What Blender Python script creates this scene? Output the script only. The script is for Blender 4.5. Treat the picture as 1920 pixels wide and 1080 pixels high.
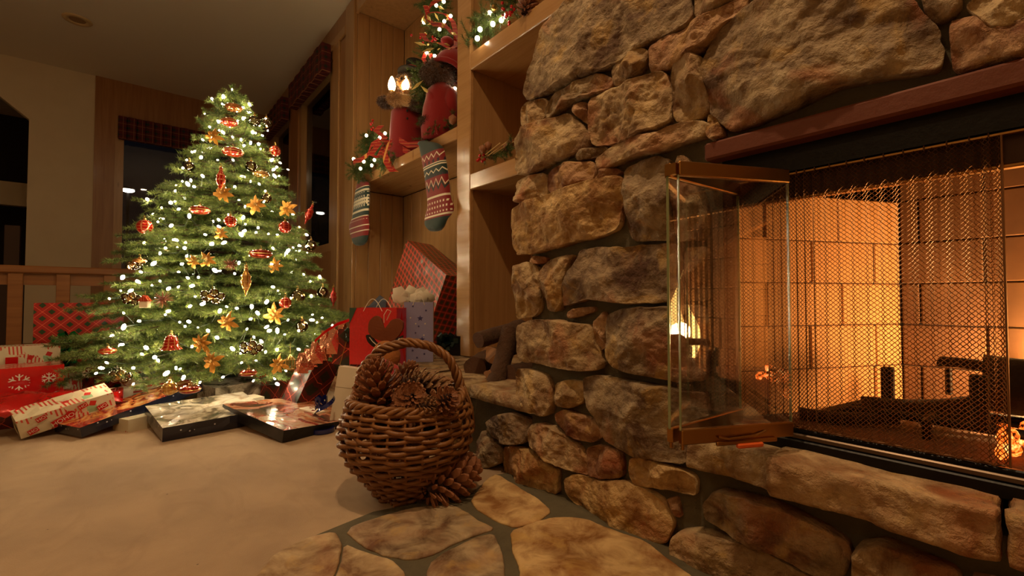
import bpy, bmesh, math, random
import numpy as np
from math import sin, cos, pi, radians, sqrt, atan2, exp
from mathutils import Vector, Matrix, Euler, noise
for o in list(bpy.data.objects): bpy.data.objects.remove(o)
SC = bpy.context.scene; COL = SC.collection
random.seed(7); np.random.seed(7)

# ------------------------------------------------------------------ camera
FOC = 853.0; YAW = radians(40); PIT = math.atan(22/853); H = .75
cd = bpy.data.cameras.new('camera'); cam = bpy.data.objects.new('camera', cd); COL.objects.link(cam)
cd.sensor_width = 36; cd.lens = FOC/1920*36; cd.clip_start = .02; cd.clip_end = 100
cam.location = (0, 0, H); cam.rotation_euler = (pi/2+PIT, 0, -YAW)
SC.camera = cam
# ------------------------------------------------------------------ world
w = bpy.data.worlds.new('night'); SC.world = w; w.use_nodes = True
w.node_tree.nodes['Background'].inputs[0].default_value = (.010, .009, .012, 1)
w.node_tree.nodes['Background'].inputs[1].default_value = .3
# ------------------------------------------------------------------ lamps of the room (recessed ceiling cans), plus an added ceiling fill
CEIL = 4.03
WARM = (1.0, .68, .37)
def area(name, loc, size, power, col, spread=pi, rot=(0, 0, 0), shape='DISK'):
    l = bpy.data.lights.new(name, 'AREA'); l.shape = shape; l.size = size; l.energy = power; l.color = col; l.spread = spread
    o = bpy.data.objects.new(name, l); o.location = loc; o.rotation_euler = rot; COL.objects.link(o); return o
CANS = [(.25, .75, 42), (1.0, -.5, 16), (-.9, 2.2, 8)]
for x, y, p in CANS: area('ceiling_can_light', (x, y, CEIL-.02), .13, p, WARM)
area('hall_light', (-4.0, 1.0, CEIL-.05), .3, 16, WARM)
def fire_light(loc, r, p, col):
    l = bpy.data.lights.new('fire_light', 'POINT'); l.energy = p; l.color = col; l.shadow_soft_size = r
    o = bpy.data.objects.new('fire_light', l); o.location = loc; COL.objects.link(o)
area('ceiling_fill_light', (-2.6, -.6, 1.7), .25, 19, WARM, rot=(pi, 0, 0))  # unseen uplight added to brighten the ceiling
fire_light((1.78, -.02, .61), .04, 42, (1, .54, .19))
fire_light((1.72, -.46, .62), .05, 12, (1, .48, .14))
# ------------------------------------------------------------------ exposure
vs = SC.view_settings; vs.view_transform = 'Standard'; vs.look = 'None'; vs.gamma = 1; vs.use_curve_mapping = False
vs.exposure = 0.0
SC.cycles.max_bounces = 6; SC.cycles.transparent_max_bounces = 24; SC.cycles.sample_clamp_indirect = 3.0
SC.cycles.caustics_reflective = False; SC.cycles.caustics_refractive = False

# ------------------------------------------------------------------ rays through the photograph
F0 = np.array([sin(YAW), cos(YAW), 0]); RR = np.array([cos(YAW), -sin(YAW), 0]); UU = np.array([0, 0, 1.])
FF = F0*cos(PIT)+UU*sin(PIT); UP = UU*cos(PIT)-F0*sin(PIT); CC = np.array([0, 0, H])
def ray(x, y): return FF+RR*(x-960)/FOC+UP*(540-y)/FOC
def onX(x, y, X): d = ray(x, y); return Vector(CC+d*X/d[0])
def onY(x, y, Y): d = ray(x, y); return Vector(CC+d*Y/d[1])
def onZ(x, y, Z): d = ray(x, y); return Vector(CC+d*(Z-H)/d[2])
def at(x, y, t): return Vector(CC+ray(x, y)*t)

# ------------------------------------------------------------------ node helpers
def lin(c): return tuple(((v/255)/12.92 if v/255 <= .04045 else ((v/255+.055)/1.055)**2.4) for v in c[:3])+(1,)
class NT:
    def __init__(s, name):
        s.m = bpy.data.materials.new(name); s.m.use_nodes = True; s.t = s.m.node_tree; s.t.nodes.clear()
        s.out = s.n('ShaderNodeOutputMaterial'); s.b = s.n('ShaderNodeBsdfPrincipled')
        s.t.links.new(s.b.outputs[0], s.out.inputs[0])
    def n(s, typ, props=None, **inp):
        nd = s.t.nodes.new(typ)
        for k, v in (props or {}).items(): setattr(nd, k, v)
        for k, v in inp.items():
            k = k.replace('_', ' ') if k.replace('_', ' ') in nd.inputs else k
            s.put(nd.inputs[int(k[1:]) if k[0] == 'i' and k[1:].isdigit() else k], v)
        return nd
    def put(s, sock, v):
        if hasattr(v, 'is_output') or isinstance(v, bpy.types.NodeSocket): s.t.links.new(v, sock)
        else:
            if sock.type == 'RGBA' and len(v) == 3: v = tuple(v)+(1,)
            sock.default_value = v
    def ma(s, op, a, b=0.0, c=0.0):
        nd = s.n('ShaderNodeMath', {'operation': op}); s.put(nd.inputs[0], a); s.put(nd.inputs[1], b)
        if op in ('MULTIPLY_ADD', 'COMPARE', 'SMOOTH_MIN', 'WRAP'): s.put(nd.inputs[2], c)
        return nd.outputs[0]
    def mix(s, f, a, b, mode='MIX'):
        nd = s.n('ShaderNodeMix', {'data_type': 'RGBA', 'blend_type': mode}); s.put(nd.inputs[0], f); s.put(nd.inputs[6], a); s.put(nd.inputs[7], b); return nd.outputs[2]
    def coord(s, k='Object'): return s.n('ShaderNodeTexCoord').outputs[k]
    def map(s, v, scale=(1, 1, 1), loc=(0, 0, 0), rot=(0, 0, 0)):
        return s.n('ShaderNodeMapping', None, Vector=v, Scale=scale, Location=loc, Rotation=rot).outputs[0]
    def noise(s, v, scale, detail=4, rough=.55, dist=0): return s.n('ShaderNodeTexNoise', None, Vector=v, Scale=scale, Detail=detail, Roughness=rough, Distortion=dist).outputs[0]
    def ramp(s, f, stops, interp='LINEAR'):
        nd = s.n('ShaderNodeValToRGB', None, Fac=f); e = nd.color_ramp; e.interpolation = interp
        while len(e.elements) < len(stops): e.elements.new(.5)
        for i, (p, c) in enumerate(stops): e.elements[i].position = p; e.elements[i].color = c if len(c) == 4 else tuple(c)+(1,)
        return nd.outputs[0]
    def bump(s, h, strength=.5, dist=.01): s.put(s.b.inputs['Normal'], s.n('ShaderNodeBump', None, Height=h, Strength=strength, Distance=dist).outputs[0])
    def sep(s, v): nd = s.n('ShaderNodeSeparateXYZ', None, Vector=v); return nd.outputs[0], nd.outputs[1], nd.outputs[2]
    def col(s, c): s.put(s.b.inputs['Base Color'], c); return s
    def set(s, **k):
        for a, v in k.items(): s.put(s.b.inputs[a.replace('_', ' ')], v)
        return s
    def line(s, x, freq, w):   # 1 on a line repeated every 1/freq, relative width w
        f = s.ma('FRACT', s.ma('MULTIPLY', x, freq)); d = s.ma('ABSOLUTE', s.ma('SUBTRACT', f, .5)); return s.ma('LESS_THAN', d, w/2)
MATS = {}
def M(name, rgb=None, rough=.5, metal=0, bump=0, bs=60, var=0, vs_=12, **k):
    if name in MATS: return MATS[name]
    t = NT(name); c = lin(rgb)
    if var:
        nz = t.noise(t.coord(), vs_, 5); t.col(t.mix(t.ma('MULTIPLY', nz, 1.0), tuple(v*(1-var) for v in c[:3])+(1,), tuple(min(1, v*(1+var)) for v in c[:3])+(1,)))
    else: t.col(c)
    t.set(Roughness=rough, Metallic=metal, **k)
    if bump: t.bump(t.noise(t.coord(), bs, 4), bump, .01)
    MATS[name] = t.m; return t.m
def emis(name, rgb, strength):
    if name in MATS: return MATS[name]
    t = NT(name); t.set(Emission_Color=tuple(rgb)+(1,), Emission_Strength=strength).col((.8, .8, .8, 1)); MATS[name] = t.m; return t.m

# ------------------------------------------------------------------ mesh helpers
ORG = {}
def worg(o): return ORG.get(o.name, Vector((0, 0, 0)))
def mk(name, V, Fc, mat, parent=None, org=None, smooth=False, uv=None, **props):
    """one mesh object; V in world coordinates"""
    org = worg(parent) if parent is not None else Vector(org or (0, 0, 0))
    me = bpy.data.meshes.new(name)
    me.from_pydata([tuple(Vector(v)-org) for v in V], [], Fc)
    if uv is not None:
        ul = me.uv_layers.new(name='UVMap'); ul.data.foreach_set('uv', [c for p in uv for c in p])
    me.materials.append(mat); 
    if smooth: me.polygons.foreach_set('use_smooth', [True]*len(me.polygons))
    me.update()
    o = bpy.data.objects.new(name, me); COL.objects.link(o)
    if parent is not None: o.parent = parent
    else: o.location = org
    ORG[o.name] = org
    for k, v in props.items(): o[k] = v
    return o
def thing(name, label, cat, loc=(0, 0, 0), group=None):
    o = bpy.data.objects.new(name, None); COL.objects.link(o); o.location = loc; o.empty_display_size = .05
    o['label'] = label; o['category'] = cat
    if group: o['group'] = group
    ORG[o.name] = Vector(loc); return o
def tag(o, label, cat, group=None):
    o['label'] = label; o['category'] = cat
    if group: o['group'] = group
    return o
def dupmesh(src, name, loc, rot=(0, 0, 0), scale=1, parent=None, mat=None):
    """an object sharing src's mesh; loc in world"""
    o = src.copy(); o.name = name; COL.objects.link(o)
    for k in list(o.keys()): 
        if k in ('label', 'category', 'group', 'kind'): del o[k]
    o.parent = parent; o.location = Vector(loc)-(worg(parent) if parent else Vector((0, 0, 0)))
    o.rotation_euler = rot; o.scale = (scale,)*3 if not hasattr(scale, '__len__') else scale
    ORG[o.name] = Vector(loc); return o
class G:
    def __init__(s): s.V = []; s.F = []; s.U = []
    def add(s, V, Fc, uv=None):
        n = len(s.V); s.V += [Vector(v) for v in V]; s.F += [tuple(i+n for i in f) for f in Fc]
        if uv is not None: s.U += uv
        return s
    def box(s, lo, hi, mat4=None):
        x0, y0, z0 = lo; x1, y1, z1 = hi
        V = [Vector(p) for p in ((x0, y0, z0), (x1, y0, z0), (x1, y1, z0), (x0, y1, z0), (x0, y0, z1), (x1, y0, z1), (x1, y1, z1), (x0, y1, z1))]
        if mat4 is not None: V = [mat4 @ v for v in V]
        return s.add(V, [(0, 3, 2, 1), (4, 5, 6, 7), (0, 1, 5, 4), (1, 2, 6, 5), (2, 3, 7, 6), (3, 0, 4, 7)])
    def bbox(s, lo, hi, b=.004, mat4=None):   # chamfered box
        lo = Vector(lo); hi = Vector(hi); c = (lo+hi)/2; h = (hi-lo)/2; b = min(b, *(h*.9)); V = []; idx = {}
        for ax in range(3):
            for sx in (-1, 1):
                for sy in (-1, 1):
                    for sz in (-1, 1):
                        q = [sx, sy, sz]; p = Vector([q[i]*(h[i]-(b if i != ax else 0)) for i in range(3)]); idx[(ax, sx, sy, sz)] = len(V); V.append(c+p)
        Fc = []
        for ax in range(3):
            for sg in (-1, 1):
                a1, a2 = [i for i in range(3) if i != ax]; ring = []
                for u, v in ((-1, -1), (1, -1), (1, 1), (-1, 1)):
                    q = [0]*3; q[ax] = sg; q[a1] = u; q[a2] = v; ring.append(idx[(ax, *q)])
                Fc.append(tuple(ring))
        for ax in range(3):   # edges along ax
            a1, a2 = [i for i in range(3) if i != ax]
            for u in (-1, 1):
                for v in (-1, 1):
                    r = []
                    for (fa, e) in ((a1, -1), (a1, 1), (a2, 1), (a2, -1)):
                        q = [0]*3; q[ax] = e; q[a1] = u; q[a2] = v; r.append(idx[(fa, *q)])
                    Fc.append(tuple(r))
        for sx in (-1, 1):
            for sy in (-1, 1):
                for sz in (-1, 1): Fc.append((idx[(0, sx, sy, sz)], idx[(1, sx, sy, sz)], idx[(2, sx, sy, sz)]))
        out = []
        for f in Fc:    # orient outwards
            p = [V[i] for i in f]; nrm = (p[1]-p[0]).cross(p[2]-p[0]); m = sum(p, Vector())/len(p)
            out.append(f if nrm.dot(m-c) > 0 else tuple(reversed(f)))
        if mat4 is not None: V = [mat4 @ v for v in V]
        return s.add(V, out)
    def tube(s, pts, r, n=6, closed=False, cap=True):
        pts = [Vector(p) for p in pts]; m = len(pts)
        R = r if hasattr(r, '__len__') else [r]*m
        V = []; up = None
        for i, p in enumerate(pts):
            a = pts[(i-1) % m] if (closed or i > 0) else p; b = pts[(i+1) % m] if (closed or i < m-1) else p
            t = (b-a)
            t = t.normalized() if t.length > 1e-9 else Vector((0, 0, 1))
            if up is None: up = Vector((0, 0, 1)) if abs(t.z) < .9 else Vector((1, 0, 0))
            x = up-t*up.dot(t)
            x = x.normalized() if x.length > 1e-6 else t.orthogonal().normalized()
            y = t.cross(x); up = x
            V += [p+(x*cos(2*pi*k/n)+y*sin(2*pi*k/n))*R[i] for k in range(n)]
        Fc = []
        for i in range(m if closed else m-1):
            j = (i+1) % m
            for k in range(n): Fc.append((i*n+k, i*n+(k+1) % n, j*n+(k+1) % n, j*n+k))
        if cap and not closed: Fc += [tuple(range(n-1, -1, -1)), tuple((m-1)*n+k for k in range(n))]
        return s.add(V, Fc)
    def lathe(s, prof, c=(0, 0, 0), n=20, mat3=None, sx=1, sy=1):   # prof [(r,z)]
        V = []; c = Vector(c)
        for r, z in prof:
            for k in range(n):
                v = Vector((r*cos(2*pi*k/n)*sx, r*sin(2*pi*k/n)*sy, z)); V.append(c+(mat3 @ v if mat3 is not None else v))
        Fc = [(i*n+k, i*n+(k+1) % n, (i+1)*n+(k+1) % n, (i+1)*n+k) for i in range(len(prof)-1) for k in range(n)]
        return s.add(V, Fc)
    def ball(s, c, r, n=12, mat3=None, sc=(1, 1, 1)):
        pr = [(max(1e-4, sin(pi*i/(n//2+1)))*1, -cos(pi*i/(n//2+1))) for i in range(n//2+2)]
        k = Matrix.Diagonal(Vector(sc)*r).to_3x3()
        return s.lathe(pr, c, n, (mat3 @ k) if mat3 is not None else k)
    def prism(s, poly, depth, mat4):   # poly 2D ccw, extruded 0..depth in local z
        n = len(poly); V = [mat4 @ Vector((x, y, 0)) for x, y in poly]+[mat4 @ Vector((x, y, depth)) for x, y in poly]
        return s.add(V, [tuple(range(n-1, -1, -1)), tuple(range(n, 2*n))]+[(i, (i+1) % n, (i+1) % n+n, i+n) for i in range(n)])
    def mk(s, name, mat, parent=None, org=None, smooth=False, **p):
        return mk(name, s.V, s.F, mat, parent, org, smooth, s.U if s.U else None, **p)
def basis(x, y, z, o=(0, 0, 0)):
    m = Matrix((x, y, z)).transposed().to_4x4(); m.translation = Vector(o); return m
def ell(a, b): return G().box(a, b)
def struct(name, g, mat, **k): o = g.mk(name, mat, None, None, **k); o['kind'] = 'structure'; return o
# =================================================================== MATERIALS of the setting
def m_plaster():
    t = NT('cream_plaster'); c = t.coord(); n = t.noise(c, 3, 3)
    t.col(t.mix(n, lin((205, 188, 158)), lin((222, 206, 176)))).set(Roughness=.85); t.bump(t.noise(c, 90, 3), .12, .004); return t.m
def m_wood(name, a, b, rough=.35, axis=2, knots=True, coat=.25):
    t = NT(name); c = t.coord(); sc = [18, 18, 18]; sc[axis] = 1.1
    oi = t.n('ShaderNodeObjectInfo').outputs['Random']
    v = t.map(c, tuple(sc)); v2 = t.n('ShaderNodeVectorMath', {'operation': 'ADD'}); t.put(v2.inputs[0], v); t.put(v2.inputs[1], t.n('ShaderNodeCombineXYZ', None, X=t.ma('MULTIPLY', oi, 40.), Y=t.ma('MULTIPLY', oi, 17.)).outputs[0])
    g = t.noise(v2.outputs[0], 1.3, 6, .6, .6); big = t.noise(t.map(c, (2, 2, 2) if axis != 2 else (2, 2, .6)), 1.2, 3)
    cc = t.mix(t.ramp(g, [(.3, (0, 0, 0)), (.7, (1, 1, 1))]), lin(a), lin(b)); cc = t.mix(t.ma('MULTIPLY', big, .35), cc, lin(tuple(x*.72 for x in a)))
    if knots:
        k = t.n('ShaderNodeTexVoronoi', None, Vector=t.map(c, (5, 5, 1.6)), Scale=1.0).outputs[0]
        cc = t.mix(t.ma('MULTIPLY', t.ramp(k, [(.0, (1, 1, 1)), (.09, (0, 0, 0))]), .6), cc, lin((92, 52, 24)))
    t.col(cc).set(Roughness=rough, Coat_Weight=coat, Coat_Roughness=.12); t.bump(g, .08, .003); return t.m
def m_carpet():
    t = NT('beige_carpet'); c = t.coord(); a = t.noise(c, 2.2, 4, .6, .3); b = t.noise(c, 260, 2); d = t.noise(t.map(c, (1, .45, 1), rot=(0, 0, .6)), 7, 4, .6, .8)
    cc = t.mix(t.ramp(a, [(.35, (0, 0, 0)), (.65, (1, 1, 1))]), lin((164, 136, 106)), lin((184, 154, 120)))
    cc = t.mix(t.ma('MULTIPLY', t.ramp(d, [(.5, (0, 0, 0)), (.8, (1, 1, 1))]), .5), cc, lin((138, 108, 80)))
    sp = t.n('ShaderNodeTexVoronoi', None, Vector=c, Scale=7.).outputs[0]
    cc = t.mix(t.ramp(sp, [(.016, (1, 1, 1)), (.03, (0, 0, 0))]), cc, lin((70, 45, 28)))
    t.col(cc).set(Roughness=.98, Sheen_Weight=.2); t.bump(t.mix(.35, d, b), .35, .012); return t.m
def m_stone(name='stone_rock', flat=False):
    t = NT(name); oi = t.n('ShaderNodeObjectInfo'); c = t.coord()
    off = t.n('ShaderNodeVectorMath', {'operation': 'ADD'}); t.put(off.inputs[0], c)
    r = oi.outputs['Random']; t.put(off.inputs[1], t.n('ShaderNodeCombineXYZ', None, X=t.ma('MULTIPLY', r, 31.), Y=t.ma('MULTIPLY', r, 57.), Z=t.ma('MULTIPLY', r, 13.)).outputs[0])
    v = off.outputs[0]; base = oi.outputs['Color']
    n1 = t.noise(v, 9, 8, .62, .5); n2 = t.noise(v, 26, 6, .65, .3); n3 = t.noise(v, 4.5, 4, .5, .8); n4 = t.noise(v, 120, 4, .6)
    dark = t.mix(1., base, lin((176, 150, 130)), 'MULTIPLY'); lite = t.mix(.38, base, lin((226, 200, 156)))
    cc = t.mix(t.ramp(n1, [(.36, (0, 0, 0)), (.62, (1, 1, 1))]), dark, lite)
    rust = t.ma('MULTIPLY', t.ramp(n3, [(.55, (0, 0, 0)), (.66, (1, 1, 1))]), .45 if not flat else .15)
    cc = t.mix(rust, cc, lin((172, 92, 48)))
    gold = t.ma('MULTIPLY', t.ramp(t.noise(v, 6.3, 5, .6, 1.), [(.55, (0, 0, 0)), (.66, (1, 1, 1))]), .5)
    cc = t.mix(gold, cc, lin((198, 158, 86)))
    cc = t.mix(t.ma('MULTIPLY', t.ramp(n2, [(.30, (1, 1, 1)), (.42, (0, 0, 0))]), .45 if not flat else .12), cc, lin((74, 54, 42)))
    t.col(cc).set(Roughness=.82)
    wv = t.n('ShaderNodeVectorMath', {'operation': 'ADD'}); t.put(wv.inputs[0], v); t.put(wv.inputs[1], t.n('ShaderNodeVectorMath', {'operation': 'SCALE'}, i0=t.n('ShaderNodeTexNoise', None, Vector=v, Scale=7., Detail=3.).outputs[1], Scale=.12).outputs[0])
    ch = t.n('ShaderNodeTexVoronoi', None, Vector=t.map(wv.outputs[0], (1, 1, 1.5)), Scale=13.).outputs[0]
    ch2 = t.n('ShaderNodeTexVoronoi', None, Vector=wv.outputs[0], Scale=34.).outputs[0]
    hgt = t.ma('ADD', t.ma('ADD', t.ma('MULTIPLY', n1, .5), t.ma('ADD', t.ma('MULTIPLY', n2, .5), t.ma('MULTIPLY', n4, .26))), t.ma('ADD', t.ma('MULTIPLY', ch, -.42), t.ma('MULTIPLY', ch2, -.30)))
    t.bump(hgt, .85 if not flat else .22, .030 if not flat else .010); return t.m
def m_mortar():
    t = NT('sandy_mortar'); c = t.coord(); n = t.noise(c, 14, 6, .6)
    t.col(t.mix(n, lin((78, 70, 54)), lin((112, 102, 78)))).set(Roughness=.95); t.bump(t.noise(c, 70, 6, .7), .5, .012); return t.m
def m_glass(name='clear_glass', tint=(1, 1, 1), refl=1.0, ior=1.5):
    t = NT(name); t.t.nodes.remove(t.b)
    tr = t.n('ShaderNodeBsdfTransparent', None, Color=tuple(tint)+(1,)); gl = t.n('ShaderNodeBsdfGlossy', None, Roughness=.01)
    fr = t.n('ShaderNodeFresnel', None, IOR=ior); f = t.ma('MULTIPLY', fr.outputs[0], refl)
    mx = t.n('ShaderNodeMixShader'); t.put(mx.inputs[0], f); t.put(mx.inputs[1], tr.outputs[0]); t.put(mx.inputs[2], gl.outputs[0]); t.t.links.new(mx.outputs[0], t.out.inputs[0]); return t.m
PLASTER = m_plaster()
WOOD = m_wood('knotty_pine_trim', (148, 98, 56), (174, 124, 74))
WOODL = m_wood('pale_pine_board', (166, 122, 76), (190, 146, 96), .28)
WOODH = m_wood('pine_rail', (150, 96, 52), (180, 120, 68), .4, 0)
WOODS = m_wood('pine_shelf', (170, 124, 76), (192, 146, 94), .22, 1, True, .5)
CARPET = m_carpet(); STONE = m_stone(); FLAG = m_stone('flagstone_rock', True); MORTAR = m_mortar(); GLASS = m_glass(refl=.45)
WGLASS = m_glass('night_window_glass', (.85, .85, .85), 1.0)
BLACK = M('black_steel', (22, 20, 19), .38, .6, bump=.1)
BRASS = M('aged_brass', (160, 116, 62), .28, 1.0, bump=.06, bs=30)
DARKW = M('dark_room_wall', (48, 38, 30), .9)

# =================================================================== ROOM SHELL
XF = 1.81; YB = 8.97
struct('floor', G().box((-5, -3, -.08), (3.2, 12, 0)), CARPET)
struct('ceiling', G().box((-5, -3, CEIL), (3.2, 12, CEIL+.1)), M('dim_ceiling_plaster', (228, 216, 192), .9, bump=.08, bs=60))
# back wall: plaster with a hall opening at the left, wood clad around the window on the right
g = G(); g.box((-1.10, YB, 0), (-.44, YB+.15, CEIL)); g.box((-5, YB, 3.5), (-1.10, YB+.15, CEIL))
g.prism([(-1.10, 3.22), (-1.10, 3.5), (-1.42, 3.5)], .15, basis((1, 0, 0), (0, 0, 1), (0, 1, 0), (0, YB, 0)))
struct('wall_back', g, PLASTER)
g = G(); Wx0, Wx1, Wz0, Wz1 = -.21, 1.35, .95, 3.5
g.box((-.44, YB-.02, 0), (Wx0, YB+.15, CEIL)); g.box((Wx1, YB-.02, 0), (1.95, YB+.15, CEIL)); g.box((Wx0, YB-.02, Wz1), (Wx1, YB+.15, CEIL)); g.box((Wx0, YB-.02, 0), (Wx1, YB+.15, Wz0))
bw = struct('trim_1', g, WOOD)
def window_back():
    g = G(); g.box((Wx0, YB-.04, Wz0), (Wx0+.1, YB+.08, Wz1)); g.box((Wx1-.1, YB-.04, Wz0), (Wx1, YB+.08, Wz1)); g.box((Wx0+.1, YB-.04, Wz0), (Wx1-.1, YB+.08, Wz0+.09)); g.box((Wx0+.1, YB-.04, Wz1-.09), (Wx1-.1, YB+.08, Wz1))
    wn = struct('window_1', g, WOODL)
    G().box((Wx0+.1, YB+.045, Wz0+.09), (Wx1-.1, YB+.052, Wz1-.09)).mk('pane', WGLASS, wn)
    v = G(); n = 14
    for i in range(n):
        a = Wx0+.03+(Wx1-Wx0-.06)*i/n; b = a+(Wx1-Wx0-.06)/n; v.bbox((a, YB-.13-.012*(i % 2), Wz1-.36), (b, YB-.05, Wz1-.02), .01)
    tag(v.mk('window_valance', PLAIDV, None, (.5, YB-.09, Wz1-.36)), 'dark red plaid valance across the window behind the tree', 'valance')
def m_plaid(name, base, c1, c2, f1=9, f2=9, rot=0, w1=.3, w2=.06, rough=.6, line=(235, 190, 150), spot=None, spin=None, coat=0):
    t = NT(name); uv = t.coord('UV'); v = t.map(uv, rot=(0, 0, rot)); x, y, z = t.sep(v)
    cc = lin(base); a = t.line(x, f1, w1); b = t.line(y, f2, w1)
    cc = t.mix(t.ma('MULTIPLY', t.ma('ADD', a, b), .5), cc, lin(c1)); cc = t.mix(t.ma('MULTIPLY', a, b), cc, lin(c2))
    l1 = t.line(t.ma('ADD', x, .5/f1), f1, w2); l2 = t.line(t.ma('ADD', y, .5/f2), f2, w2)
    cc = t.mix(t.ma('MAXIMUM', l1, l2), cc, lin(line)); t.col(cc).set(Roughness=rough, Coat_Weight=coat, Coat_Roughness=.2)
    t.bump(t.noise(uv, 22, 3, .5), .15, .01); return t.m
def m_objplaid(name, base, c1, c2, line, f=9, rough=.8):
    t = NT(name); x, y, z = t.sep(t.coord()); s = t.ma('ADD', x, y)
    cc = lin(base); a = t.line(s, f, .3); b = t.line(z, f, .3)
    cc = t.mix(t.ma('MULTIPLY', t.ma('ADD', a, b), .5), cc, lin(c1)); cc = t.mix(t.ma('MULTIPLY', a, b), cc, lin(c2))
    cc = t.mix(t.ma('MAXIMUM', t.line(t.ma('ADD', s, .05), f, .07), t.line(t.ma('ADD', z, .05), f, .07)), cc, lin(line)); t.col(cc).set(Roughness=rough); return t.m
PLAIDV = m_objplaid('valance_plaid', (88, 18, 16), (40, 20, 18), (24, 34, 22), (130, 80, 50))
window_back()
# lamp reflection in the window glass, added as a glowing lamp outside
so = thing('lamp_reflection', 'small white lamp glowing outside the window left of the tree', 'lamp', tuple(onY(240, 357, 12.6)))
L = worg(so); G().ball(L, .075, 12, sc=(1.5, 1, .6)).mk('bulb', emis('reflection_glow', (1, .92, .8), 12), so, smooth=True)
G().lathe([(.001, .10), (.10, .06), (.13, .02), (.001, .03)], L, 14).mk('shade', BLACK, so); G().tube([L+Vector((0, .05, .05)), L+Vector((0, .12, .02)), Vector((L.x, L.y+.12, 0))], .03, 8).mk('reflection_post', BLACK, so)
# left hall seen through the opening
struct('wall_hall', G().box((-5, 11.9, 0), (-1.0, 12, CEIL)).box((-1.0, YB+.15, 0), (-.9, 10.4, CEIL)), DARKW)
struct('trim_2', G().box((-5, 10.6, 2.25), (-1.0, 10.75, 2.62)), PLASTER)
struct('trim_3', G().box((-5, YB+.02, 0), (-1.3, YB+.14, .95)).box((-1.3, YB+.02, 0), (-1.16, YB+.14, 1.75)), M('dark_stained_wood', (72, 46, 30), .6))
struct('wall_left', G().box((-5.1, -3, 0), (-5, 12, CEIL)), PLASTER)
struct('wall_front', G().box((-5, -3.1, 0), (3.2, -3, CEIL)), PLASTER)
# right window wall, beyond the bookcase
g = G(); WIN = [(5.47, 6.95, 1.33, 3.62), (7.35, 8.6, 1.33, 3.62)]
ys = [5.02, 5.47, 6.95, 7.35, 8.6, YB]
for i in (0, 2, 4): g.box((XF, ys[i], 0), (XF+.14, ys[i+1], CEIL))
for a, b, z0, z1 in WIN: g.box((XF, a, 0), (XF+.14, b, z0)); g.box((XF, a, z1), (XF+.14, b, CEIL))
struct('wall_right', g, WOOD)
for i, (a, b, z0, z1) in enumerate(WIN):
    g = G(); 
    for lo, hi in (((a, z0), (a+.13, z1)), ((b-.13, z0), (b, z1)), ((a+.13, z0), (b-.13, z0+.1)), ((a+.13, z1-.1), (b-.13, z1))): g.box((XF+.01, lo[0], lo[1]), (XF+.12, hi[0], hi[1]))
    wn = struct('window_%d' % (i+2), g, WOODL); G().box((XF+.085, a+.13, z0+.1), (XF+.092, b-.13, z1-.1)).mk('pane', WGLASS, wn)
    v = G(); n = 10
    for k in range(n):
        ya = a+.02+(b-a-.04)*k/n; v.bbox((XF-.13-.01*(k % 2), ya, z1-.16), (XF-.015, ya+(b-a-.04)/n, z1+.18), .012)
    tag(v.mk('window_valance', PLAIDV, None, (XF-.08, (a+b)/2, z1-.16)), ('dark red plaid valance on the side window next to the bookcase', 'dark red plaid valance on the far side window in the corner')[i], 'valance')
struct('trim_4', G().bbox((XF-.03, 5.20, 0), (XF, 5.40, 3.72), .008).bbox((XF-.025, 5.02, 3.72), (XF, YB-.03, 3.82), .006), WOODL)
struct('baseboard_right', G().box((XF-.02, 5.4, 0), (XF, YB-.02, .16)), WOOD)
struct('baseboard_back', G().box((-1.1, YB-.03, 0), (-.45, YB, .16)), WOOD)
# outer dark shell behind the bookcase
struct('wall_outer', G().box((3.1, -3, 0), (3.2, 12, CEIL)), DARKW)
# ceiling fixtures
def can(loc, label, lit):
    t = thing('recessed_light', label, 'ceiling light', loc); L = Vector(loc)
    G().lathe([(.075, 0), (.08, -.012), (.125, -.014), (.135, -.004), (.135, 0)], L, 28).mk('trim_ring', M('light_trim', (210, 180, 130), .5), t, smooth=True)
    G().lathe([(.0005, -.006), (.04, -.008), (.075, -.004)], L, 20).mk('lens', M('dim_lens', (150, 112, 70), .4), t, smooth=True)
p = onZ(145, 37, CEIL); can((p.x, p.y, CEIL), 'round recessed ceiling light above the tree, switched off', 0)
# railing in front of the back wall
YR = 6.6
t = thing('stair_railing', 'low pine railing with square balusters left of the tree', 'railing', (-1, YR, 0))
zr = onY(0, 497, YR).z
G().bbox((-2.6, YR-.09, zr-.075), (.35, YR+.06, zr), .012).mk('handrail', WOODH, t)
G().box((-2.6, YR-.03, zr-.19), (.35, YR+.02, zr-.075)).mk('top_rail', WOODH, t)
G().box((-2.6, YR-.03, .05), (.35, YR+.02, .16)).mk('bottom_rail', WOODH, t)
for i, px_ in enumerate((-60, 30, 119, 206, 292)):
    x = onY(px_, 560, YR).x; G().bbox((x-.052, YR-.065, 0), (x+.052, YR-.03, zr-.075), .004).mk('baluster', WOODH, t)
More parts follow.
